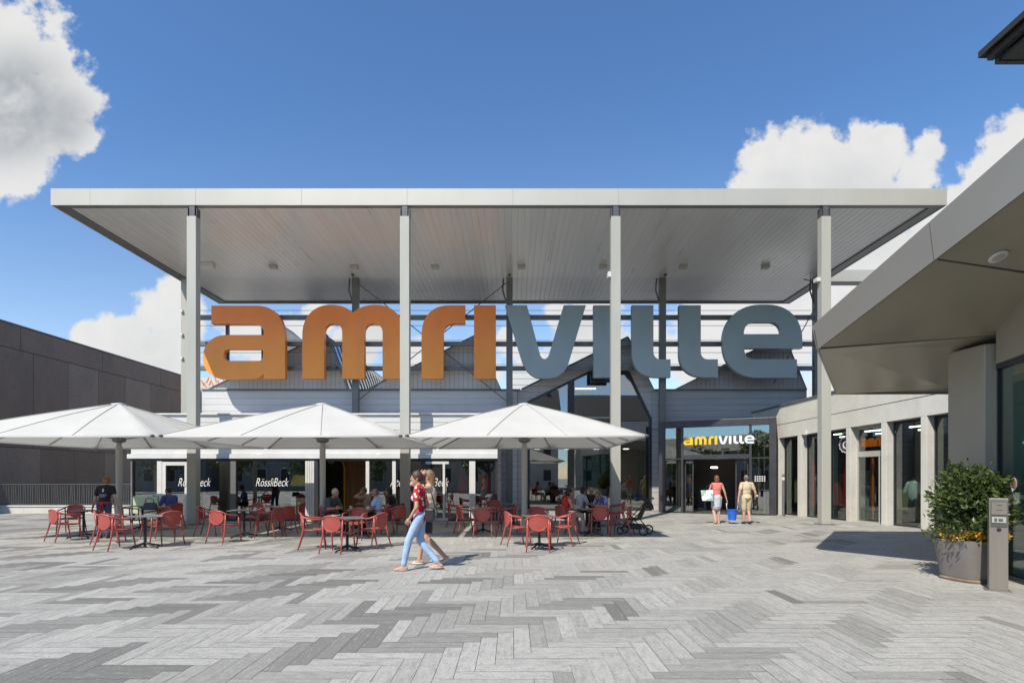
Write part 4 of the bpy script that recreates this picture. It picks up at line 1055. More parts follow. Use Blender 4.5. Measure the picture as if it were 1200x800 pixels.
# ------------------------------------------------------------------ tables and chairs
def make_table(name, label, cat, loc, rz, gr, w=.70):
    r = thing(name, label, cat, loc, rz, gr)
    MB().box(-w/2, w/2, -w/2, w/2, .722, .738).build('tabletop', M['tabletop'], r, bevel=.006)
    q = MB(); q.tube([(0,0,.03),(0,0,.70)], .032, 10); q.box(-.16,.16,-.025,.025,.70,.7215); q.box(-.025,.025,-.16,.16,.68,.6995); q.build('pedestal', M['black'], r)
    q = MB()
    for k in range(4):
        a = R(45+90*k); c_, s_ = math.cos(a), math.sin(a)
        q.tube([(.02*c_,.02*s_,.11),(.18*c_,.18*s_,.065),(.36*c_,.36*s_,.025)], [.026,.022,.018], 8)
        q.lathe([(.025,0),(.025,.018)], (.36*c_,.36*s_,.0), 8)
    q.build('base', M['black'], r)
    return r
def make_chair(name, label, loc, rz, gr):
    r = thing(name, label, 'chair', loc, rz, gr)
    # seat: dished rounded square
    vs = []; fs = []; n = 24; rings = 5
    for lay, dz in ((0, .0), (1, -.028)):
        for j in range(rings+1):
            q_ = max(.02, j/rings)
            for k in range(n):
                a = 2*math.pi*k/n; ca, sa = math.cos(a), math.sin(a)
                s_ = (abs(ca)**4+abs(sa)**4)**-.25
                vs.append((.225*q_*s_*ca, .215*q_*s_*sa+.01, .445+dz-.018*(1-q_**2)+(.012*q_**4 if sa < 0 else -.01*q_**4)))
    L = (rings+1)*n
    for lay in (0, 1):
        for j in range(rings):
            for k in range(n):
                f_ = (lay*L+j*n+k, lay*L+j*n+(k+1) % n, lay*L+(j+1)*n+(k+1) % n, lay*L+(j+1)*n+k); fs.append(f_)
        fs.append(tuple(lay*L+k for k in range(n)))
    for k in range(n): fs.append((rings*n+k, rings*n+(k+1) % n, L+rings*n+(k+1) % n, L+rings*n+k))
    MB().add(vs, fs).build('seat', M['red'], r, auto=50)
    rail = [(.265,.185,.655),(.285,.10,.675),(.29,-.02,.685),(.275,-.13,.70),(.235,-.225,.735),(.15,-.275,.785),(.0,-.295,.81)]
    rail = rail + [(-x, y, z) for x, y, z in rail[-2::-1]]
    MB().tube(rail, [.017]+[.020]*4+[.021]*3+[.020]*4+[.017], 8).build('arm_rail', M['red'], r, smooth=True)
    # oval back panel, curved round the sitter, with a raised rim
    vs = []; fs = []; n = 28; rings = 4
    def bp(x, z): return (x, -.272-.06*((z-.6)/.2)*.25+.9*x*x-.0, z)
    for dy in (0, -.014):
        for j in range(rings+1):
            q_ = max(.01, j/rings)
            for k in range(n):
                a = 2*math.pi*k/n; p = bp(.195*q_*math.cos(a), .635+.165*q_*math.sin(a)); vs.append((p[0], p[1]+dy, p[2]))
    L = (rings+1)*n
    for lay in (0, 1):
        for j in range(rings):
            for k in range(n): fs.append((lay*L+j*n+k, lay*L+j*n+(k+1) % n, lay*L+(j+1)*n+(k+1) % n, lay*L+(j+1)*n+k))
    for k in range(n): fs.append((rings*n+k, rings*n+(k+1) % n, L+rings*n+(k+1) % n, L+rings*n+k))
    b = MB().add(vs, fs).build('backrest', M['red'], r, auto=50)
    rim = []
    for k in range(n):
        a = 2*math.pi*k/n; p = bp(.20*math.cos(a), .635+.17*math.sin(a)); rim.append((p[0], p[1]-.006, p[2]))
    MB().tube(rim, .014, 7, closed=True).build('rim', M['red'], b, smooth=True)
    for s in (-1, 1):
        MB().tube([(s*.265,.185,.66),(s*.262,.19,.45),(s*.27,.225,.22),(s*.278,.26,0)], [.016,.021,.018,.013], 8).build('leg', M['red'], r, smooth=True)
        MB().tube([(s*.235,-.222,.735),(s*.225,-.215,.47),(s*.24,-.27,.22),(s*.255,-.335,0)], [.016,.021,.018,.013], 8).build('leg', M['red'], r, smooth=True)
        MB().tube([(s*.262,.19,.435),(s*.225,-.215,.44)], .015, 7).build('seat_rail', M['red'], r, smooth=True)
    return r
def at(px, py, z=0): d = (CH-z)*F/(py-CY); return (PX(px, d), d, 0)
GT = 'small square cafe tables'; GC = 'red plastic cafe armchairs'
TBL = [  # px of foot, py of foot, turn, where
 (98, 629.5, 8, 'grey table the waitress in black leans on'),
 (170, 641.5, 30, 'empty grey table front left, below the leftmost parasol pole'),
 (167, 620, 5, 'grey table with the black handbag on it'),
 (286, 629, 12, 'grey table between the left and middle parasol poles'),
 (328, 621.5, 0, 'grey table behind, near the yellow reflection in the cafe window'),
 (407, 645, 20, 'empty grey table front centre, just left of the two walkers'),
 (423, 627, 4, 'grey table with cups between the two seated men'),
 (566, 624, 10, 'grey table with four empty chairs right of the walkers'),
 (632, 641.5, 14, 'empty grey table front right, below the rightmost parasol'),
 (693, 626.5, 5, 'grey table with the group of four people round it'),
 (602, 616, 0, 'empty grey table near the rightmost parasol pole, at the back'),
]
tb0 = None
for (px, py, rz, lb) in TBL:
    if tb0 is None: tb0 = make_table('cafe_table', lb, 'table', at(px,py), R(rz), GT)
    else: dup(tb0, at(px,py), R(rz), lb)
# chairs: bearing and foot of the chair, and the way the sitter looks (0 = away from the camera, 90 = to the left)
CH_ = [
 (76, 633, -25, 'red armchair at far left seen from behind, left of the waitress'),
 (84, 624.5, 200, 'red armchair partly hidden behind the far left one, facing it'),
 (136, 643, -22, 'red armchair seen from behind, front left of the empty table at front left'),
 (129, 636, -70, 'red armchair on the left side of the empty table at front left'),
 (196, 637, 55, 'red armchair on the right side of the empty table at front left'),
 (184, 629.5, 160, 'red armchair beyond the empty table at front left, its front lit pink'),
 (149, 621.5, -30, 'red armchair left of the handbag table, behind the waitress'),
 (200, 619, 75, 'red armchair the man in the blue checked shirt sits on'),
 (246, 627, -80, 'red armchair just right of the first canopy column'),
 (263, 635, -15, 'red armchair seen from behind, front of the table between the left parasol poles'),
 (297, 621.5, 178, 'red armchair beyond that table with a pink lit back'),
 (316, 629, 80, 'red armchair right of the table between the left parasol poles'),
 (331, 626, 60, 'red armchair standing just behind right of its neighbour at that table'),
 (345, 618.5, 85, 'red armchair at the back beside the yellow reflection in the cafe window'),
 (312, 617, -80, 'red armchair at the back left of the rear table'),
 (368, 642, -72, 'red armchair on the left of the empty table at front centre'),
 (396, 646.5, -12, 'red armchair seen from behind at the empty table at front centre'),
 (437, 641, 66, 'red armchair on the right of the empty table at front centre'),
 (416, 631.5, 175, 'red armchair beyond the front centre table, its front lit pink'),
 (387, 625, -78, 'red armchair the grey haired man in grey sits on'),
 (446, 625, 80, 'red armchair the man in the light blue shirt sits on'),
 (462, 624.5, 48, 'red armchair with a black jacket over it, left of the second canopy column'),
 (455, 615.5, 92, 'red armchair of the person in black at the back'),
 (535, 617, -85, 'red armchair at the back right beside the walkers'),
 (547, 625, -70, 'red armchair on the left of the table right of the walkers'),
 (568, 629, -8, 'red armchair seen from behind at the table right of the walkers'),
 (595, 622.5, 82, 'red armchair on the right of that table, by the parasol pole'),
 (578, 613, 178, 'red armchair beyond that table facing the plaza'),
 (606, 638.5, -72, 'red armchair on the left of the empty table at front right'),
 (631, 645, -4, 'red armchair seen from behind at the empty table at front right'),
 (660, 638, 64, 'red armchair on the right of the empty table at front right'),
 (630, 630, 177, 'red armchair beyond the empty table at front right, its front lit pink'),
 (664, 624, -50, 'red armchair the woman in the red top sits on'),
 (702, 627, -2, 'red armchair seen from behind in front of the group of four'),
 (728, 626.5, 68, 'red armchair in front of the pushchair'),
 (722, 616, 85, 'red armchair at the back behind the pushchair'),
 (692, 614.5, 180, 'red armchair the man in the dark vest sits on'),
]
ch0 = None
for (px, py, rz, lb) in CH_:
    if ch0 is None: ch0 = make_chair('cafe_chair', lb, at(px,py), R(rz), GC)
    else: dup(ch0, at(px,py), R(rz), lb)
# ------------------------------------------------------------------ planter with shrub, intercom post
PD = 8.72; ppx = PX(1137, PD)
pl = thing('planter', 'grey brown rounded planter pot holding the leafy shrub', 'planter', (ppx,PD,0), R(12))
MB().lathe([(.32,.05),(.335,.10),(.40,.62),(.405,.65),(.385,.655),(.375,.60),(.34,.58),(.05,.575)], n=48, sq=3.6).build('pot', M['planter'], pl, auto=40)
MB().lathe([(.335,.004),(.345,.03),(.33,.052)], n=48, sq=3.6).build('foot', mat('rusty foot', (.23,.16,.11), .8, 0, .3, 5), pl, auto=40)
MB().lathe([(.33,.58),(.32,.60),(.2,.62)], n=30, sq=3.6).build('soil', M['bark'], pl)
bu = thing('shrub', 'dense glossy green shrub growing in the grey brown planter', 'shrub', (ppx,PD,.62))
lob = []
rl = random.Random(5)
for k in range(15):
    a = rl.uniform(0,6.28); r_ = rl.uniform(.12,.42); lob.append((Vector((r_*math.cos(a), r_*math.sin(a), rl.uniform(.22,.98))), rl.uniform(.17,.28)))
lob += [(Vector((0,0,.6)),.36), (Vector((-.36,0,.35)),.24), (Vector((.34,-.1,.45)),.24), (Vector((-.42,-.1,.62)),.17), (Vector((.12,0,1.02)),.18), (Vector((-.15,.1,1.0)),.2)]
def bfn(rnd):
    c, r_ = rnd.choice(lob); v = Vector((rnd.gauss(0,1), rnd.gauss(0,1), rnd.gauss(0,1))).normalized()
    q = rnd.random()**.45
    if rnd.random() < .10: q *= 1.4
    return c + v*r_*q, v
link('foliage', leaves(5600, bfn, .085, 21), M['leaf'], bu)
q = MB(); rnd = random.Random(9)
for k in range(16):
    c, r_ = lob[k]; a = Vector((rnd.uniform(-.12,.12), rnd.uniform(-.12,.12), 0)); q.tube([a, a.lerp(c,.5)+Vector((rnd.uniform(-.05,.05),rnd.uniform(-.05,.05),.08)), c+Vector((0,0,r_*.6))], [.016,.010,.004], 6)
for k in range(7):
    a = rnd.uniform(2.6,4.2); p = Vector((.42*math.cos(a), .42*math.sin(a), rnd.uniform(.05,.2))); q.tube([Vector((0,0,.05)), p, p*1.35+Vector((0,0,.02))], [.01,.006,.003], 5)
q.build('stems', M['bark'], bu)
def trail(rnd):
    a = rnd.uniform(2.7,4.0); r_ = rnd.uniform(.35,.68); return Vector((r_*math.cos(a), r_*math.sin(a), .12+rnd.gauss(0,.05))), Vector((math.cos(a), math.sin(a), .1))
link('trailing_leaves', leaves(160, trail, .06, 4), M['leaf'], bu)
flw = thing('flowers', 'orange and yellow flowers along the rim of the grey brown planter', 'flowers', (ppx,PD,.66))
def ffn(rnd):
    a = rnd.uniform(3.1, 6.2); k = int(a*7)/7; r_ = .37+.05*math.sin(k*9); return Vector((r_*math.cos(k), r_*math.sin(k), .05+.03*math.sin(k*5))) + Vector((rnd.gauss(0,.028), rnd.gauss(0,.028), rnd.gauss(0,.028))), Vector((0,-.6,.5))
link('petals', leaves(900, ffn, .05, 8), M['flower'], flw)
def ffn2(rnd):
    a = rnd.uniform(3.0, 6.3); return Vector((.34*math.cos(a), .34*math.sin(a), -.02+rnd.gauss(0,.02))), Vector((0,0,1))
link('green_leaves', leaves(420, ffn2, .05, 18), M['leaf'], flw)
PO = Vector((PX(1168.5,7.92), 7.92, 0))
po = thing('intercom_post', 'square brown grey metal post with a door intercom panel beside the planter', 'intercom post', tuple(PO), R(-33))
MB().box(-.098,.112,-.068,.075,.012,1.335).build('post', M['post'], po, bevel=.004)
MB().box(-.082,.104,-.079,-.0675,.93,1.30).build('panel', M['steel_dark'], po)
q = MB(); q.box(-.075,.095,-.090,-.080,1.10,1.285); q.build('speaker_panel', M['post'], po)
MB().box(-.070,.085,-.092,-.080,.985,1.07).build('label_plate', M['steel_pale'], po)
for b_ in ((-.02,.045,-.094,-.0905,1.165,1.175),(-.02,.045,-.094,-.0905,1.235,1.245),(-.045,-.015,-.0945,-.0925,1.0,1.05),(.0,.05,-.0945,-.0925,1.005,1.045)): MB().box(*b_).build('button', M['steel_dark'], po)
o_ = MB().lathe([(.028,-.004),(.026,.006)], n=16).xf(Matrix.Translation((.01,-.0690,.885)) @ Matrix.Rotation(R(90),4,'X')).build('lock', M['black'], po)
MB().box(-.15,.15,-.11,.11,.003,.012).build('foot_plate', M['post'], po)

# ------------------------------------------------------------------ people
def remesh(mb, vox=.012, it=4):
    me = mb.mesh('figure'); o = bpy.data.objects.new('figure', me); COL.objects.link(o)
    r = o.modifiers.new('r', 'REMESH'); r.mode = 'VOXEL'; r.voxel_size = vox; r.use_smooth_shade = True
    s = o.modifiers.new('s', 'SMOOTH'); s.iterations = it; s.factor = .5
    out = eval_mesh(o); bpy.data.objects.remove(o)
    for p in out.polygons: p.use_smooth = True
    return out
def rot_to(v): return Vector((0,0,1)).rotation_difference(Vector(v)).to_matrix()
def stand_pose(**k):
    J = dict(pel=(0,0,.95), neck=(0,0,1.43), head=(0,.03,1.585), rsh=(.175,0,1.385), rel=(.235,-.03,1.10), rwr=(.25,.07,.86), lsh=(-.175,0,1.385), lel=(-.235,-.03,1.10), lwr=(-.25,.07,.86),
             rhip=(.09,0,.92), rkn=(.10,.02,.50), ran=(.10,-.02,.085), lhip=(-.09,0,.92), lkn=(-.10,.02,.50), lan=(-.10,-.02,.085), rtoe=(0,1,0), ltoe=(0,1,0))
    J.update(k); return J
def sit_pose(lean=0, **k):
    l = lean
    J = dict(pel=(0,-.06,.56), neck=(0,-.10+l,1.03), head=(0,-.04+l*1.3,1.19), rsh=(.175,-.09+l*.95,.985), rel=(.25,.02+l*.8,.74), rwr=(.16,.27+l*.4,.76), lsh=(-.175,-.09+l*.95,.985), lel=(-.25,.02+l*.8,.74), lwr=(-.16,.27+l*.4,.76),
             rhip=(.09,-.04,.54), rkn=(.12,.38,.54), ran=(.12,.36,.085), lhip=(-.09,-.04,.54), lkn=(-.12,.38,.54), lan=(-.12,.36,.085), rtoe=(0,1,0), ltoe=(0,1,0))
    J.update(k); return J
def person(label, loc, rz, J, top, bottom, hair, skin='skin', shoes=None, hy=0, hp=0, fem=False, k=1.0, group=None):
    """top = (material, sleeve share of arm 0..2, hem drop)   bottom = (material, leg share 0..2, skirt?)   hair = (material, style)"""
    J = {a: Vector(b)*(k if a[1:] != 'toe' else 1) for a, b in J.items()}
    sp = (J['neck']-J['pel']); rs = rot_to(sp)
    shw = (J['rsh']-J['lsh']).normalized(); yaw = math.atan2(shw.y, shw.x); rs2 = rs @ Matrix.Rotation(yaw, 3, 'Z')
    w_ = .92 if fem else 1.0
    def torso(mb, e, low=True):
        if low: mb.ell(J['pel']+Vector((0,0,-.005)), ((.158 if fem else .150)+e, .115+e, .125+e), rs)
        mb.ell(J['pel'].lerp(J['neck'], .36), (.132*w_+e, .098+e, .18+e), rs2)
        mb.ell(J['pel'].lerp(J['neck'], .66), (.160*w_+e, .108+e, .18+e), rs2)
        mb.caps(J['lsh'].lerp(J['rsh'], .12), J['lsh'].lerp(J['rsh'], .88), .062+e, .062+e)
        mb.caps(J['pel'].lerp(J['neck'], .8), J['neck'], .085+e, .055+e*.6)
        if fem:
            f = rs2 @ Vector((0,1,0))
            for s in (-1, 1): mb.ell(J['pel'].lerp(J['neck'], .64)+f*.075+(rs2 @ Vector((s*.07,0,0))), (.062+e,.058+e,.062+e))
    hR = Matrix.Rotation(R(hy), 3, 'Z') @ Matrix.Rotation(R(hp), 3, 'X')
    H = J['head']; hh = lambda x, y, z: H + hR @ Vector((x, y, z))
    b = MB(); torso(b, 0)
    b.caps(J['neck']-Vector((0,0,.02)), H+hR @ Vector((0,-.015,-.05)), .053, .050)
    b.ell(H, (.074,.094,.112), hR, 18, 12); b.ell(hh(0,.028,-.062), (.055,.058,.058), hR)
    b.caps(hh(0,.088,.012), hh(0,.106,-.022), .009, .014, 8); b.ell(hh(0,.074,-.100), (.024,.02,.018), hR, 10, 7)
    for s in (-1, 1): b.ell(hh(s*.076,-.008,-.012), (.011,.022,.033), hR, 8, 7)
    ar, fr, wr = (.043,.034,.024) if fem else (.050,.040,.028)
    lr, kr, an = .083, .055, .038
    for s in 'rl':
        b.caps(J[s+'sh'], J[s+'el'], ar+.006, fr); b.caps(J[s+'el'], J[s+'wr'], fr+.002, wr)
        b.caps(J[s+'hip'], J[s+'kn'], lr, kr); mid = J[s+'kn'].lerp(J[s+'an'], .3)
        b.caps(J[s+'kn'], mid, kr-.002, .054); b.caps(mid, J[s+'an'], .054, an)
        td = J[s+'toe'].normalized(); a = J[s+'an']
        b.caps(a+td*-.045+Vector((0,0,-.035)), a+td*.12+Vector((0,0,-.052)), .035, .028); b.ell(a+td*.15+Vector((0,0,-.058)), (.036,.036,.020))
    body = remesh(b, .0125, 3)
    hd = MB()
    for s in 'rl':
        d = (J[s+'wr']-J[s+'el']).normalized(); side = Vector((1 if s == 'r' else -1, 0, 0)); side = (side - d*side.dot(d)).normalized(); nrm = d.cross(side).normalized()
        wp = J[s+'wr']; rot = Matrix((nrm, side, d)).transposed()
        hd.ell(wp+d*.045, (.040,.017,.052), rot, 12, 8)
        curl = -side
        for i, (off, L) in enumerate(((-.028,.060),(-.010,.070),(.010,.074),(.028,.064))):
            p = wp+d*.082+nrm*off; m_ = p+d*L*.5+curl*.008; hd.caps(p-d*.012, m_, .0095, .0088, 7); hd.caps(m_, m_+d*L*.38+curl*.026, .0088, .0075, 7)
        th = wp+d*.03+nrm*-.034; t2 = th+(d*.6-nrm*.6).normalized()*.038; hd.caps(th, t2, .0115, .010, 7); hd.caps(t2, t2+(d*.95+curl*.25).normalized()*.03, .010, .008, 7)
    hm = hd.mesh('hands', True)
    bm = bmesh.new(); bm.from_mesh(body); bm.from_mesh(hm); bm.to_mesh(body); bm.free()
    root = link('person', body, M[skin]); root.location = loc; root.rotation_euler = (0,0,rz)
    for p in body.polygons: p.use_smooth = True
    root['label'] = label; root['category'] = 'person'
    if group: root['group'] = group
    # clothes
    c = MB(); torso(c, .013)
    if top[2]: c.ell(J['pel']+Vector((0,0,-.03)), (.165+top[2]*.1, .13+top[2]*.1, .10), rs)
    for s in 'rl':
        sl = top[1]
        if sl > 0:
            e = J[s+'sh'].lerp(J[s+'el'], min(1, sl)); c.caps(J[s+'sh'], e, ar+.022, fr+.022)
            if sl > 1: c.caps(J[s+'el'], J[s+'el'].lerp(J[s+'wr'], sl-1), fr+.018, wr+.016)
    link('shirt', remesh(c, .0125, 4), top[0], root)
    c = MB(); c.ell(J['pel']+Vector((0,0,-.012)), (.172,.130,.118), rs)
    for s in 'rl':
        lg = bottom[1]
        e = J[s+'hip'].lerp(J[s+'kn'], min(1, lg)); ex = .026 if lg < 1.2 else .010
        c.caps(J[s+'hip'], e, lr+.012, (kr if lg >= 1 else lr+(kr-lr)*lg)+ex)
        if lg > 1:
            mm = J[s+'kn'].lerp(J[s+'an'], .3); e2 = J[s+'kn'].lerp(J[s+'an'], min(1, lg-1)); c.caps(J[s+'kn'], mm, kr+.010, .064); c.caps(mm, e2, .064, an+.014)
    if len(bottom) > 2 and bottom[2]:
        a_ = J['pel']+Vector((0,0,-.02)); b_ = (J['rkn']+J['lkn'])/2; c.caps(a_, a_.lerp(b_, .72), .15, .17, 16)
    link('skirt' if len(bottom) > 2 and bottom[2] else ('trousers' if bottom[1] > 1.2 else 'shorts'), remesh(c, .0125, 4), bottom[0], root)
    sh = MB()
    for s in 'rl':
        td = J[s+'toe'].normalized(); a = J[s+'an']; q_ = Vector((0,1,0)).rotation_difference(td).to_matrix()
        z = Vector((0,0,-.068))
        sh.ell(a+td*.045+z, (.046,.135,.018), q_)
        if shoes and shoes[1] == 'closed': sh.ell(a+td*.07+Vector((0,0,-.045)), (.044,.105,.040), q_); sh.ell(a+td*-.03+Vector((0,0,-.03)), (.040,.05,.05), q_)
        elif shoes: sh.caps(a+td*.09+q_ @ Vector((-.04,0,-.058)), a+td*.09+q_ @ Vector((0,0,-.022)), .011, .011, 6); sh.caps(a+td*.09+q_ @ Vector((.04,0,-.058)), a+td*.09+q_ @ Vector((0,0,-.022)), .011, .011, 6)
    if shoes: link('shoes', remesh(sh, .008, 2), shoes[0], root)
    if hair:
        h = MB(); st = hair[1]
        if st == 'short': h.ell(hh(0,-.016,.016), (.083,.098,.110), hR, 18, 12)
        elif st == 'thin': h.ell(hh(0,-.024,-.002), (.081,.088,.096), hR, 18, 12)
        else:
            h.ell(hh(0,-.018,.020), (.088,.104,.116), hR, 18, 12)
            if st == 'bob': h.ell(hh(0,-.045,-.05), (.090,.075,.085), hR); 
            if st == 'tail': h.ell(hh(0,-.105,.02), (.03,.035,.035), hR); h.caps(hh(0,-.12,.0), hh(0,-.13,-.16), .034, .014)
            if st == 'bun': h.ell(hh(0,-.10,.05), (.055,.05,.05), hR)
            if st == 'long': h.caps(hh(0,-.06,-.0), hh(0,-.075,-.20), .075, .05)
        link('hair', remesh(h, .010, 3), hair[0], root)
    for s in (-1, 1): MB().ell(hh(s*.030,.0835,.008), (.013,.008,.007), hR, 8, 6).build('eye', M['eye'], root, smooth=True)
    MB().ell(hh(0,.083,-.062), (.024,.010,.007), hR, 10, 6).build('mouth', M['lip'], root, smooth=True)
    return root
def spots(name, base, spot, scale, r_):
    m = mat(name, base, .8); t = m.node_tree; p = [n for n in t.nodes if n.type == 'BSDF_PRINCIPLED'][0]
    v = t.nodes.new('ShaderNodeTexVoronoi'); v.inputs['Scale'].default_value = scale; t.links.new(objco(t), v.inputs['Vector'])
    old = p.inputs['Base Color'].links[0].from_socket
    c = mix(t, smooth01(t, v.outputs['Distance'], r_, r_*.85), old, spot); t.links.new(c, p.inputs['Base Color']); return m
def checks(name, a, b, scale):
    m = mat(name, a, .8); t = m.node_tree; p = [n for n in t.nodes if n.type == 'BSDF_PRINCIPLED'][0]
    v = t.nodes.new('ShaderNodeTexChecker'); v.inputs['Scale'].default_value = scale; v.inputs['Color1'].default_value = (*a,1); v.inputs['Color2'].default_value = (*b,1)
    t.links.new(objco(t), v.inputs['Vector']); t.links.new(v.outputs[0], p.inputs['Base Color']); return m
def cloth(name, c, v=.15): return mat(name, c, .85, 0, v, 7, bump=.15, bs=25)
hb = {k: mat(k+' hair', c, .55, 0, .35, 14, (6,6,1)) for k, c in dict(brown=(.07,.035,.02), dark=(.018,.014,.012), red=(.18,.06,.025), ginger=(.24,.11,.04), grey=(.42,.40,.37), light=(.20,.12,.06), greydark=(.10,.09,.08)).items()}
jeans_l = cloth('light blue denim', (.34,.47,.68)); jeans_d = cloth('dark blue denim', (.035,.06,.12)); dark_t = cloth('dark trousers', (.02,.02,.024)); khaki = cloth('khaki cotton', (.50,.43,.28)); beige = cloth('beige cotton', (.56,.46,.30)); cream = cloth('cream linen', (.60,.50,.42))
sand = mat('sandal', (.45,.36,.28), .6); shoe_b = mat('black shoe', (.02,.02,.02), .4); shoe_w = mat('white sandal', (.65,.63,.6), .5)

# two women crossing the forecourt
person('striding woman in red T-shirt with white dots and light blue jeans', (PX(493,9.62), 9.62, 0), R(93),
       stand_pose(pel=(0,0,.93), neck=(0,.03,1.41), head=(0,.07,1.565), rsh=(.17,.02,1.365), lsh=(-.17,.04,1.365), rkn=(.07,.02,.49), ran=(.06,-.30,.10), lkn=(-.07,.20,.50), lan=(-.06,.28,.085),
                  rel=(.22,-.10,1.10), rwr=(.20,-.03,.85), lel=(-.23,.04,1.08), lwr=(-.14,.17,.88)),
       (spots('red spotted cotton', (.50,.02,.025), (.8,.78,.75), 12, .32), .55, .1), (jeans_l, 1.9), (hb['brown'], 'tail'), shoes=(sand, 'open'), hy=8, hp=-6, fem=True, k=1.04)
person('bare legged woman in pale top walking with one hand raised to her head', (PX(504,10.2), 10.2, 0), R(92),
       stand_pose(pel=(0,0,.94), rkn=(.07,.14,.51), ran=(.06,.20,.085), lkn=(-.07,.05,.50), lan=(-.06,-.28,.15), ltoe=(0,.8,-.4), lsh=(-.17,.03,1.39), lel=(-.20,.30,1.45), lwr=(-.11,.14,1.61), rel=(.24,-.06,1.12), rwr=(.22,.10,.90)),
       (cloth('pale beige top', (.60,.48,.38)), 0, 0), (cloth('grey denim shorts', (.22,.26,.32)), .7), (hb['light'], 'long'), shoes=(shoe_w, 'open'), hy=-10, fem=True, k=1.04)
hbg = thing('shoulder_bag', 'black leather bag slung behind the woman in red', 'bag', (PX(504,9.5), 9.50, 1.0), R(93))
MB().box(-.05,.045,-.09,.09,-.14,.11).build('bag', mat('black leather', (.025,.025,.028), .4, bump=.2), hbg, bevel=.045)
MB().tube([(-.05,-.09,.11),(-.03,-.03,.35),(.02,.08,.44),(.06,.10,.36),(.05,.09,.12)], .010, 6).build('strap', M['black'], hbg, smooth=True)
cam_ = thing('black_pouch', 'small black pouch hanging at the pale topped woman\'s side', 'bag', (PX(503,10.0), 9.95, .74))
MB().box(-.07,.07,-.04,.04,-.13,.1).build('pouch', M['black'], cam_, bevel=.03); MB().tube([(-.05,0,.09),(0,0,.22),(.05,0,.09)], .008, 6).build('strap', M['red'], cam_, smooth=True)
# couple with the bucket
cdp = 19.1
person('woman in coral sleeveless top and patterned shorts walking to the entrance', (PX(840,cdp), cdp, 0), R(-4),
       stand_pose(rkn=(.08,.05,.50), ran=(.07,.02,.085), lkn=(-.09,.10,.51), lan=(-.08,-.12,.12), rel=(.27,-.02,1.10), rwr=(.35,.02,.83), lel=(-.27,.02,1.12), lwr=(-.19,.15,.98)),
       (cloth('coral cotton', (.72,.20,.17)), 0, .05), (spots('patterned cotton', (.55,.55,.60), (.16,.18,.28), 22, .35), .80, True), (hb['red'], 'bob'), shoes=(sand, 'open'), fem=True, k=.985)
person('man in beige T-shirt and khaki shorts walking to the entrance', (PX(875,cdp-.15), cdp-.15, 0), R(3),
       stand_pose(rkn=(.10,.08,.51), ran=(.09,-.06,.10), lkn=(-.08,.04,.50), lan=(-.07,.06,.085), lel=(-.26,-.02,1.11), lwr=(-.30,.0,.84), rel=(.29,-.04,1.10), rwr=(.34,.05,.85)),
       (beige, .6, .1), (khaki, .95), (hb['greydark'], 'thin'), shoes=(shoe_b, 'closed'), k=1.0)
bx_ = PX(858, cdp-.05)
bk_ = thing('blue_bucket', 'blue plastic bucket carried between the couple', 'bucket', (bx_, cdp-.05, .13))
MB().lathe([(.125,0),(.17,.34),(.185,.345),(.185,.37),(.165,.37),(.12,.02),(.01,.015)], n=28).build('pail', M['blue'], bk_, auto=40)
q = MB()
for s in (-1, 1): q.tube([(s*.172,0,.33),(s*.19,0,.45),(s*.205,.0,.60)], .012, 6)
q.build('handle', M['white'], bk_, smooth=True)
tb_ = thing('tote_bag', 'white and turquoise printed tote bag on the coral woman\'s shoulder', 'bag', (PX(830,cdp-.1), cdp-.1, .80), R(-18))
m_ = mat('printed tote', (.6,.66,.66), .6); tt = m_.node_tree; pp_ = [n for n in tt.nodes if n.type == 'BSDF_PRINCIPLED'][0]
n_ = noise(tt, objco(tt), 5, 2); c_ = mix(tt, smooth01(tt, n_, .50, .53), (.70,.70,.66), (.12,.42,.52)); c_ = mix(tt, smooth01(tt, n_, .60, .62), c_, (.55,.42,.12)); tt.links.new(c_, pp_.inputs['Base Color'])
MB().hexa([(-.20,-.07,0),(.18,-.07,0),(.18,.07,0),(-.20,.07,0)], [(-.25,-.05,.36),(.16,-.05,.40),(.16,.05,.40),(-.25,.05,.36)]).build('bag', m_, tb_, bevel=.02)
q = MB(); q.tube([(-.10,-.052,.36),(.02,-.03,.56),(.10,-.0,.60),(.12,.05,.55),(.10,.052,.38)], .009, 6); q.build('strap', M['black'], tb_, smooth=True)
fo_ = thing('dark_folder', 'dark folder held in the beige man\'s right hand', 'folder', (PX(886.5,cdp-.15), cdp-.12, .62)); MB().box(-.02,.03,-.1,.1,0,.33).build('cover', M['black'], fo_, bevel=.008); MB().box(-.021,.028,-.08,.08,.331,.40).build('pages', M['white'], fo_)

# waitress
wt = person('waitress in black T-shirt, red apron and jeans leaning on a table', (PX(122,14.6), 14.6, 0), R(12),
       stand_pose(neck=(0,.10,1.40), head=(-.02,.18,1.545), rsh=(.17,.09,1.36), lsh=(-.17,.09,1.36), rel=(.25,.02,1.10), rwr=(.27,.12,.88), lel=(-.30,.17,1.05), lwr=(-.44,.34,.80), rkn=(.09,.03,.50), ran=(.10,-.03,.085), lkn=(-.12,.05,.50), lan=(-.16,.08,.085)),
       (cloth('black cotton', (.014,.014,.016)), .55, 0), (jeans_d, 1.95), (hb['ginger'], 'bun'), shoes=(shoe_b, 'closed'), hy=12, hp=-18, fem=True, k=.985)
q = MB(); q.ell((0,.0,.955),(.183,.143,.045)); q.caps((.02,-.14,.93),(.05,-.155,.70),.018,.012); q.caps((-.02,-.14,.93),(-.03,-.155,.72),.018,.012); link('apron', remesh(q,.010,2), M['red2'], wt)
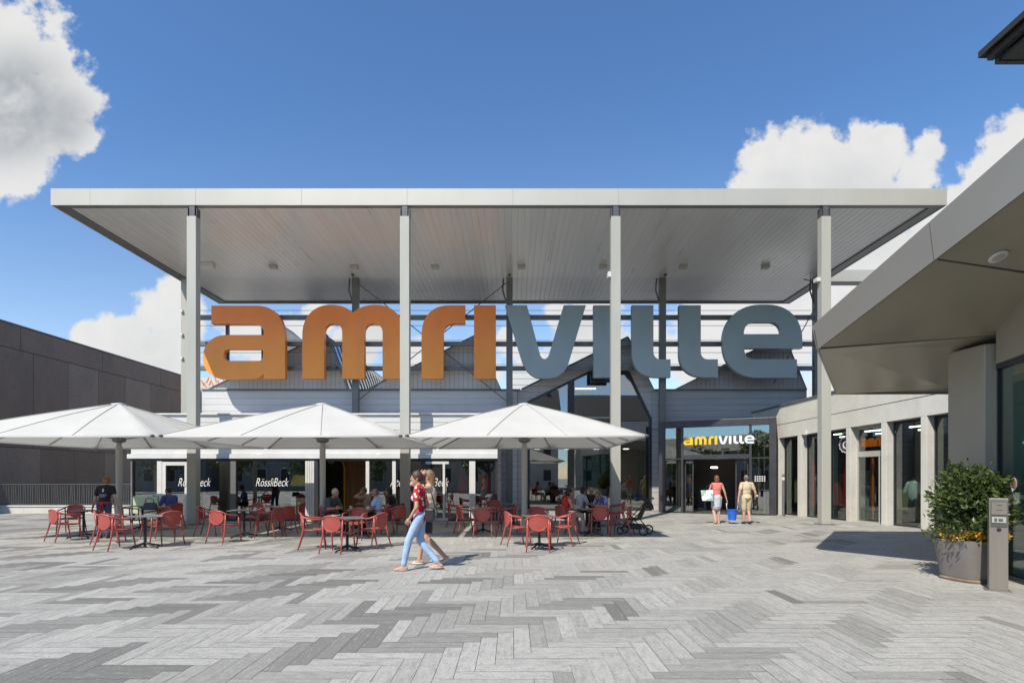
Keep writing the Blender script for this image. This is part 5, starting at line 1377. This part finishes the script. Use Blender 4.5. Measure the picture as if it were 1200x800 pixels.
for (cx1, z1, w1, h1, y1) in ((0,1.28,.035,.05,-.052),(0,1.165,.16,.007,-.072),(.01,1.135,.13,.005,-.078),(-.01,1.11,.15,.005,-.082)):
    MB().ell((cx1,y1,z1),(w1*.6,.010,h1), Matrix.Rotation(R(-12),3,'X'), 12, 8).build('shirt_print', M['white'], wt, smooth=True)
# seated guests
def seat(px, py, z=0): d = CH*F/(py-CY); return (PX(px, d), d, 0)
person('man in dark blue checked shirt sitting with his back turned, by the handbag', seat(199, 618.5), R(62), sit_pose(.10, lwr=(-.10,.36,.78)), (checks('blue check', (.03,.05,.20), (.10,.14,.34), 26), .8, 0), (dark_t, 1.9), (hb['dark'], 'short'), 'skin2', (shoe_b, 'closed'), hy=20)
person('grey haired man in charcoal shirt sitting by the middle parasol pole', seat(388, 625.5), R(-118), sit_pose(.16, lwr=(-.05,.36,.76), rwr=(.16,.34,.76)), (cloth('charcoal cotton', (.07,.075,.085)), .75, 0), (dark_t, 1.9), (hb['grey'], 'short'), 'skin2', (shoe_b, 'closed'), hy=15, hp=-8)
person('man in light blue shirt sitting and looking left', seat(441, 625.5), R(85), sit_pose(.06, lel=(-.25,.06,.76), lwr=(-.20,.20,.62)), (cloth('light blue cotton', (.36,.52,.78)), .6, .05), (dark_t, 1.9), (hb['greydark'], 'thin'), 'skin2', (shoe_b, 'closed'), hy=22, hp=-4)
person('person in tan behind the light blue man, hand lifted to the face', seat(430, 619), R(75), sit_pose(.12, lel=(-.24,.28,1.0), lwr=(-.08,.14,1.16)), (cloth('tan cotton', (.30,.22,.15)), .6, 0), (dark_t, 1.9), (hb['greydark'], 'short'), 'skin2', (shoe_b, 'closed'), hy=10)
person('person in black top at the back beside the second canopy column', seat(459, 619), R(95), sit_pose(.10, rel=(.24,.18,.86), rwr=(.12,.22,1.05)), (cloth('black jersey', (.016,.016,.018)), .6, 0), (dark_t, 1.9), (hb['dark'], 'bob'), 'skin2', (shoe_b, 'closed'), fem=True)
person('black haired woman in sleeveless red top and cream trousers sitting sideways', seat(664, 624.5), R(-72), sit_pose(.10, rel=(.27,.06,.76), rwr=(.16,.26,.84), lel=(-.22,.10,.78), lwr=(-.10,.24,.92), rkn=(.13,.44,.52), ran=(.15,.48,.085)), (cloth('red jersey', (.62,.022,.022)), 0, .1), (cream, 1.95), (hb['dark'], 'bob'), 'skin', (sand, 'open'), fem=True, hy=-12)
person('dark haired woman in pale blue shirt behind the woman in red', seat(680, 617), R(-60), sit_pose(.14), (cloth('pale blue shirt', (.42,.50,.60)), .8, 0), (dark_t, 1.9), (hb['dark'], 'bob'), 'skin2', (shoe_b, 'closed'), fem=True, hy=-25)
person('bald man in dark vest facing the plaza', seat(693, 616.5), R(172), sit_pose(.10), (cloth('dark grey vest', (.025,.027,.032)), .25, 0), (dark_t, 1.9), None, 'skin2', (shoe_b, 'closed'), hy=-10, hp=-8)
person('grey haired person in blue and white patterned shirt bending over the table', seat(708, 620.5), R(128), sit_pose(.22, head=(0,.28,1.09)), (spots('blue white print', (.10,.16,.45), (.65,.66,.72), 16, .40), .7, 0), (dark_t, 1.9), (hb['light'], 'short'), 'skin', (shoe_b, 'closed'), hp=-25)
# things on and by the tables
def on(px, py, z=.739): d = (CH-z)*F/(py-CY); return (PX(px,d), d, z)
hbag = thing('handbag', 'black handbag with looped handle standing on a grey cafe table', 'handbag', on(176, 597.2), R(10))
MB().hexa([(-.19,-.07,.0),(.19,-.07,.0),(.19,.07,.0),(-.19,.07,.0)], [(-.15,-.04,.20),(.15,-.04,.20),(.15,.04,.20),(-.15,.04,.20)]).build('bag', mat('black hide', (.02,.018,.018), .35), hbag, bevel=.03)
MB().tube([(-.10,0,.19),(-.12,0,.28),(-.02,0,.33),(.08,0,.28),(.09,0,.19)], .011, 6).build('handle', M['black'], hbag, smooth=True)
def cup(loc, lb, m): 
    r = thing('cup', lb, 'cup', loc, R(40), 'coffee cups on the tables')
    MB().lathe([(.024,0),(.036,.06),(.038,.085),(.034,.085),(.022,.01),(.004,.01)], n=16).build('bowl', m, r, auto=40)
    MB().tube([(.034,0,.065),(.058,0,.058),(.054,0,.03),(.03,0,.025)], .005, 6).build('handle', m, r, smooth=True)
    MB().lathe([(.03,-.0),(.065,.008),(.066,.011),(.02,.004)], n=18).build('saucer', m, r)
cup(on(411,596.0), 'white coffee cup on the table in front of the grey haired man', M['white']); cup(on(431,596.8), 'white coffee cup in front of the light blue man', M['white']); cup(on(299,598.2), 'white cup on the table between the left parasol poles', M['white']); cup(on(688,596.2), 'white cup on the table of the four people', M['white'])
mn = thing('menu_card', 'folded white menu card lying on the front centre table', 'menu card', on(394,603.2)); MB().box(-.10,.10,-.06,.06,0,.004).build('card', M['white'], mn); MB().box(-.07,.07,-.035,.035,.0045,.0055).build('print', M['steel_mid'], mn)
jk = thing('jacket', 'black jacket draped over the armchair left of the second canopy column', 'jacket', (seat(466,624)[0], seat(466,624)[1], .80), R(50))
q = MB(); q.caps((-.20,0,-.02),(.20,0,.0),.05,.05); q.ell((0,-.03,-.14),(.20,.04,.16)); q.caps((.17,.0,-.02),(.30,.12,.03),.045,.035); q.caps((-.18,0,-.03),(-.22,.03,-.30),.045,.03)
link('cloth', remesh(q,.012,4), cloth('black jacket cloth', (.018,.018,.02)), jk); MB().ell((.33,.15,.04),(.035,.04,.02)).build('white_lining', M['white'], jk, smooth=True)
# pushchair
pc = thing('pushchair', 'black pushchair parked right of the group of four', 'pushchair', (PX(744,15.6), 15.6, 0), R(60))
def wheel(x, y, r_):
    tr_ = MB().tube([(x, y+r_*math.cos(2*math.pi*k/20), r_+.002+r_*math.sin(2*math.pi*k/20)*.985) for k in range(20)], .02, 7, closed=True).xf(Matrix.Translation((0,0,.018))).build('wheel', M['black'], pc, smooth=True)
    q = MB(); q.tube([(x-.02,y,r_+.02),(x+.02,y,r_+.02)], .04, 12)
    for k in range(5): a = 2*math.pi*k/5; q.tube([(x,y,r_+.02),(x,y+r_*.9*math.cos(a),r_+.02+r_*.9*math.sin(a))], .010, 5)
    q.build('rim', M['steel_pale'], tr_)
for x in (-.26,.26): wheel(x, -.32, .12); wheel(x*.85, .36, .09)
q = MB()
for x in (-.24,.24):
    q.tube([(x,.36,.13),(x,.05,.48),(x,-.30,.86),(x,-.46,1.02)], .014, 7); q.tube([(x,-.32,.14),(x,.0,.50),(x,.12,.58)], .014, 7)
q.tube([(-.24,-.46,1.02),(-.1,-.50,1.05),(.1,-.50,1.05),(.24,-.46,1.02)], .02, 8); q.tube([(-.26,-.32,.14),(.26,-.32,.14)], .012, 7); q.tube([(-.24,.1,.57),(-.1,.24,.60),(.1,.24,.60),(.24,.1,.57)], .014, 7)
q.build('frame', M['black'], pc, smooth=True)
q = MB(); q.box(-.2,.2,-.12,.22,.42,.47); q.hexa([(-.2,-.14,.45),(.2,-.14,.45),(.2,-.10,.45),(-.2,-.10,.45)], [(-.2,-.36,.92),(.2,-.36,.92),(.2,-.32,.92),(-.2,-.32,.92)]); q.build('seat', cloth('black canvas', (.02,.02,.022)), pc, bevel=.02)
vs = []; fs = []
for i in range(9):
    a = R(60+i*15); 
    for j in range(7):
        x = -.21+.07*j; r_ = .34*(1-.12*(abs(x)/.21)**3); vs.append((x, -.18+r_*math.cos(a), .72+r_*math.sin(a)))
for i in range(8):
    for j in range(6): fs.append((i*7+j, i*7+j+1, (i+1)*7+j+1, (i+1)*7+j))
o_ = MB().add(vs, fs).build('hood', cloth('black hood', (.02,.02,.022)), pc, smooth=True); o_.modifiers.new('t','SOLIDIFY').thickness = .01
MB().box(-.18,.18,-.25,.15,.16,.30).build('basket', M['black'], pc, bevel=.03)

# ------------------------------------------------------------------ the other side of the square, seen in the glass
def house(lb, x0, x1, y0, y1, h, rh, m, rows):
    r = thing('town_house', lb, 'house', ((x0+x1)/2, y1, 0), world=True)
    MB().box(x0, x1, y0, y1, 0, h).build('wall', m, r)
    my = (y0+y1)/2
    MB().prism([(x0-.5, y0-.6, h+.005), (x0-.5, y1+.6, h+.005), (x0-.5, my, h+rh)], (x1-x0+1, 0, 0)).build('roof', M['terracotta'], r)
    n = int((x1-x0)/2.6)
    for k in range(rows):
        for i in range(n):
            xc = x0+(i+.5)*(x1-x0)/n; z = 1.0+k*3
            o_ = MB().box(xc-.6, xc+.6, y1+.002, y1+.06, z, z+1.6).build('window', M['white'], r)
            MB().box(xc-.52, xc+.52, y1+.062, y1+.07, z+.08, z+1.52).build('pane', M['inner_dark'], o_)
    MB().box(x1-2.2, x1-1.5, my-.9, my-.2, h+rh*.5, h+rh+1).build('chimney', M['terracotta'], r)
house('cream town house with hipped roof across the square', -9, 6, -32, -21, 9.2, 5.0, M['plaster'], 3)
house('grey town house across the square, left of the cream one', -34, -9.05, -36, -25, 5.2, 2.6, M['plaster2'], 2)
house('pale town house across the square, right of the cream one', 9, 24, -36, -25, 9.5, 4.5, M['plaster'], 3)
house('long grey house across the square at the far left', -78, -36, -34, -24, 6.5, 3.2, M['plaster2'], 2)
house('pale house across the square at the far right', 25, 52, -34, -24, 7.5, 3.5, M['plaster'], 2)
def tree(lb, loc, h, rad, seed):
    r = thing('broadleaf_tree', lb, 'tree', loc, 0, 'trees across the square')
    rnd = random.Random(seed); q = MB(); q.tube([(0,0,0),(.05,0,h*.3),(0,.08,h*.6)], [.22,.17,.09], 8); lobs = []
    for k in range(9):
        a = rnd.uniform(0,6.28); e = Vector((rad*.7*math.cos(a), rad*.7*math.sin(a), h*rnd.uniform(.5,.95))); q.tube([(0,0,h*.35), tuple(e*.5+Vector((0,0,h*.2))), tuple(e)], [.09,.05,.02], 6); lobs.append((e, rad*rnd.uniform(.35,.5)))
    lobs.append((Vector((0,0,h*.8)), rad*.6)); q.build('trunk', M['bark'], r)
    def fn(rn):
        c, r_ = rn.choice(lobs); v = Vector((rn.gauss(0,1), rn.gauss(0,1), rn.gauss(0,1))).normalized(); return c+v*r_*rn.random()**.4, v
    link('crown', leaves(1500, fn, .42, seed+1), M['leaf_far'], r)
for i, (x, y, h, rad, lb) in enumerate(((-15,-15,4.6,2.2,'broad tree across the square, left of the others'), (-10.6,-19,7.0,2.8,'tall tree across the square in front of the cream house'), (-21,-17,4.8,2.3,'round tree across the square by the grey house'), (-2.5,-15,5.5,2.3,'small tree across the square'), (-29,-17,5,2.8,'low tree across the square by the long grey house'), (-36,-16,5.5,3,'wide tree across the square at the far left'), (-45,-17,6,3.2,'outermost tree across the square'), (14,-17,8,3,'tree across the square in front of the pale house'))):
    tree(lb, (x,y,0), h, rad, 30+i)
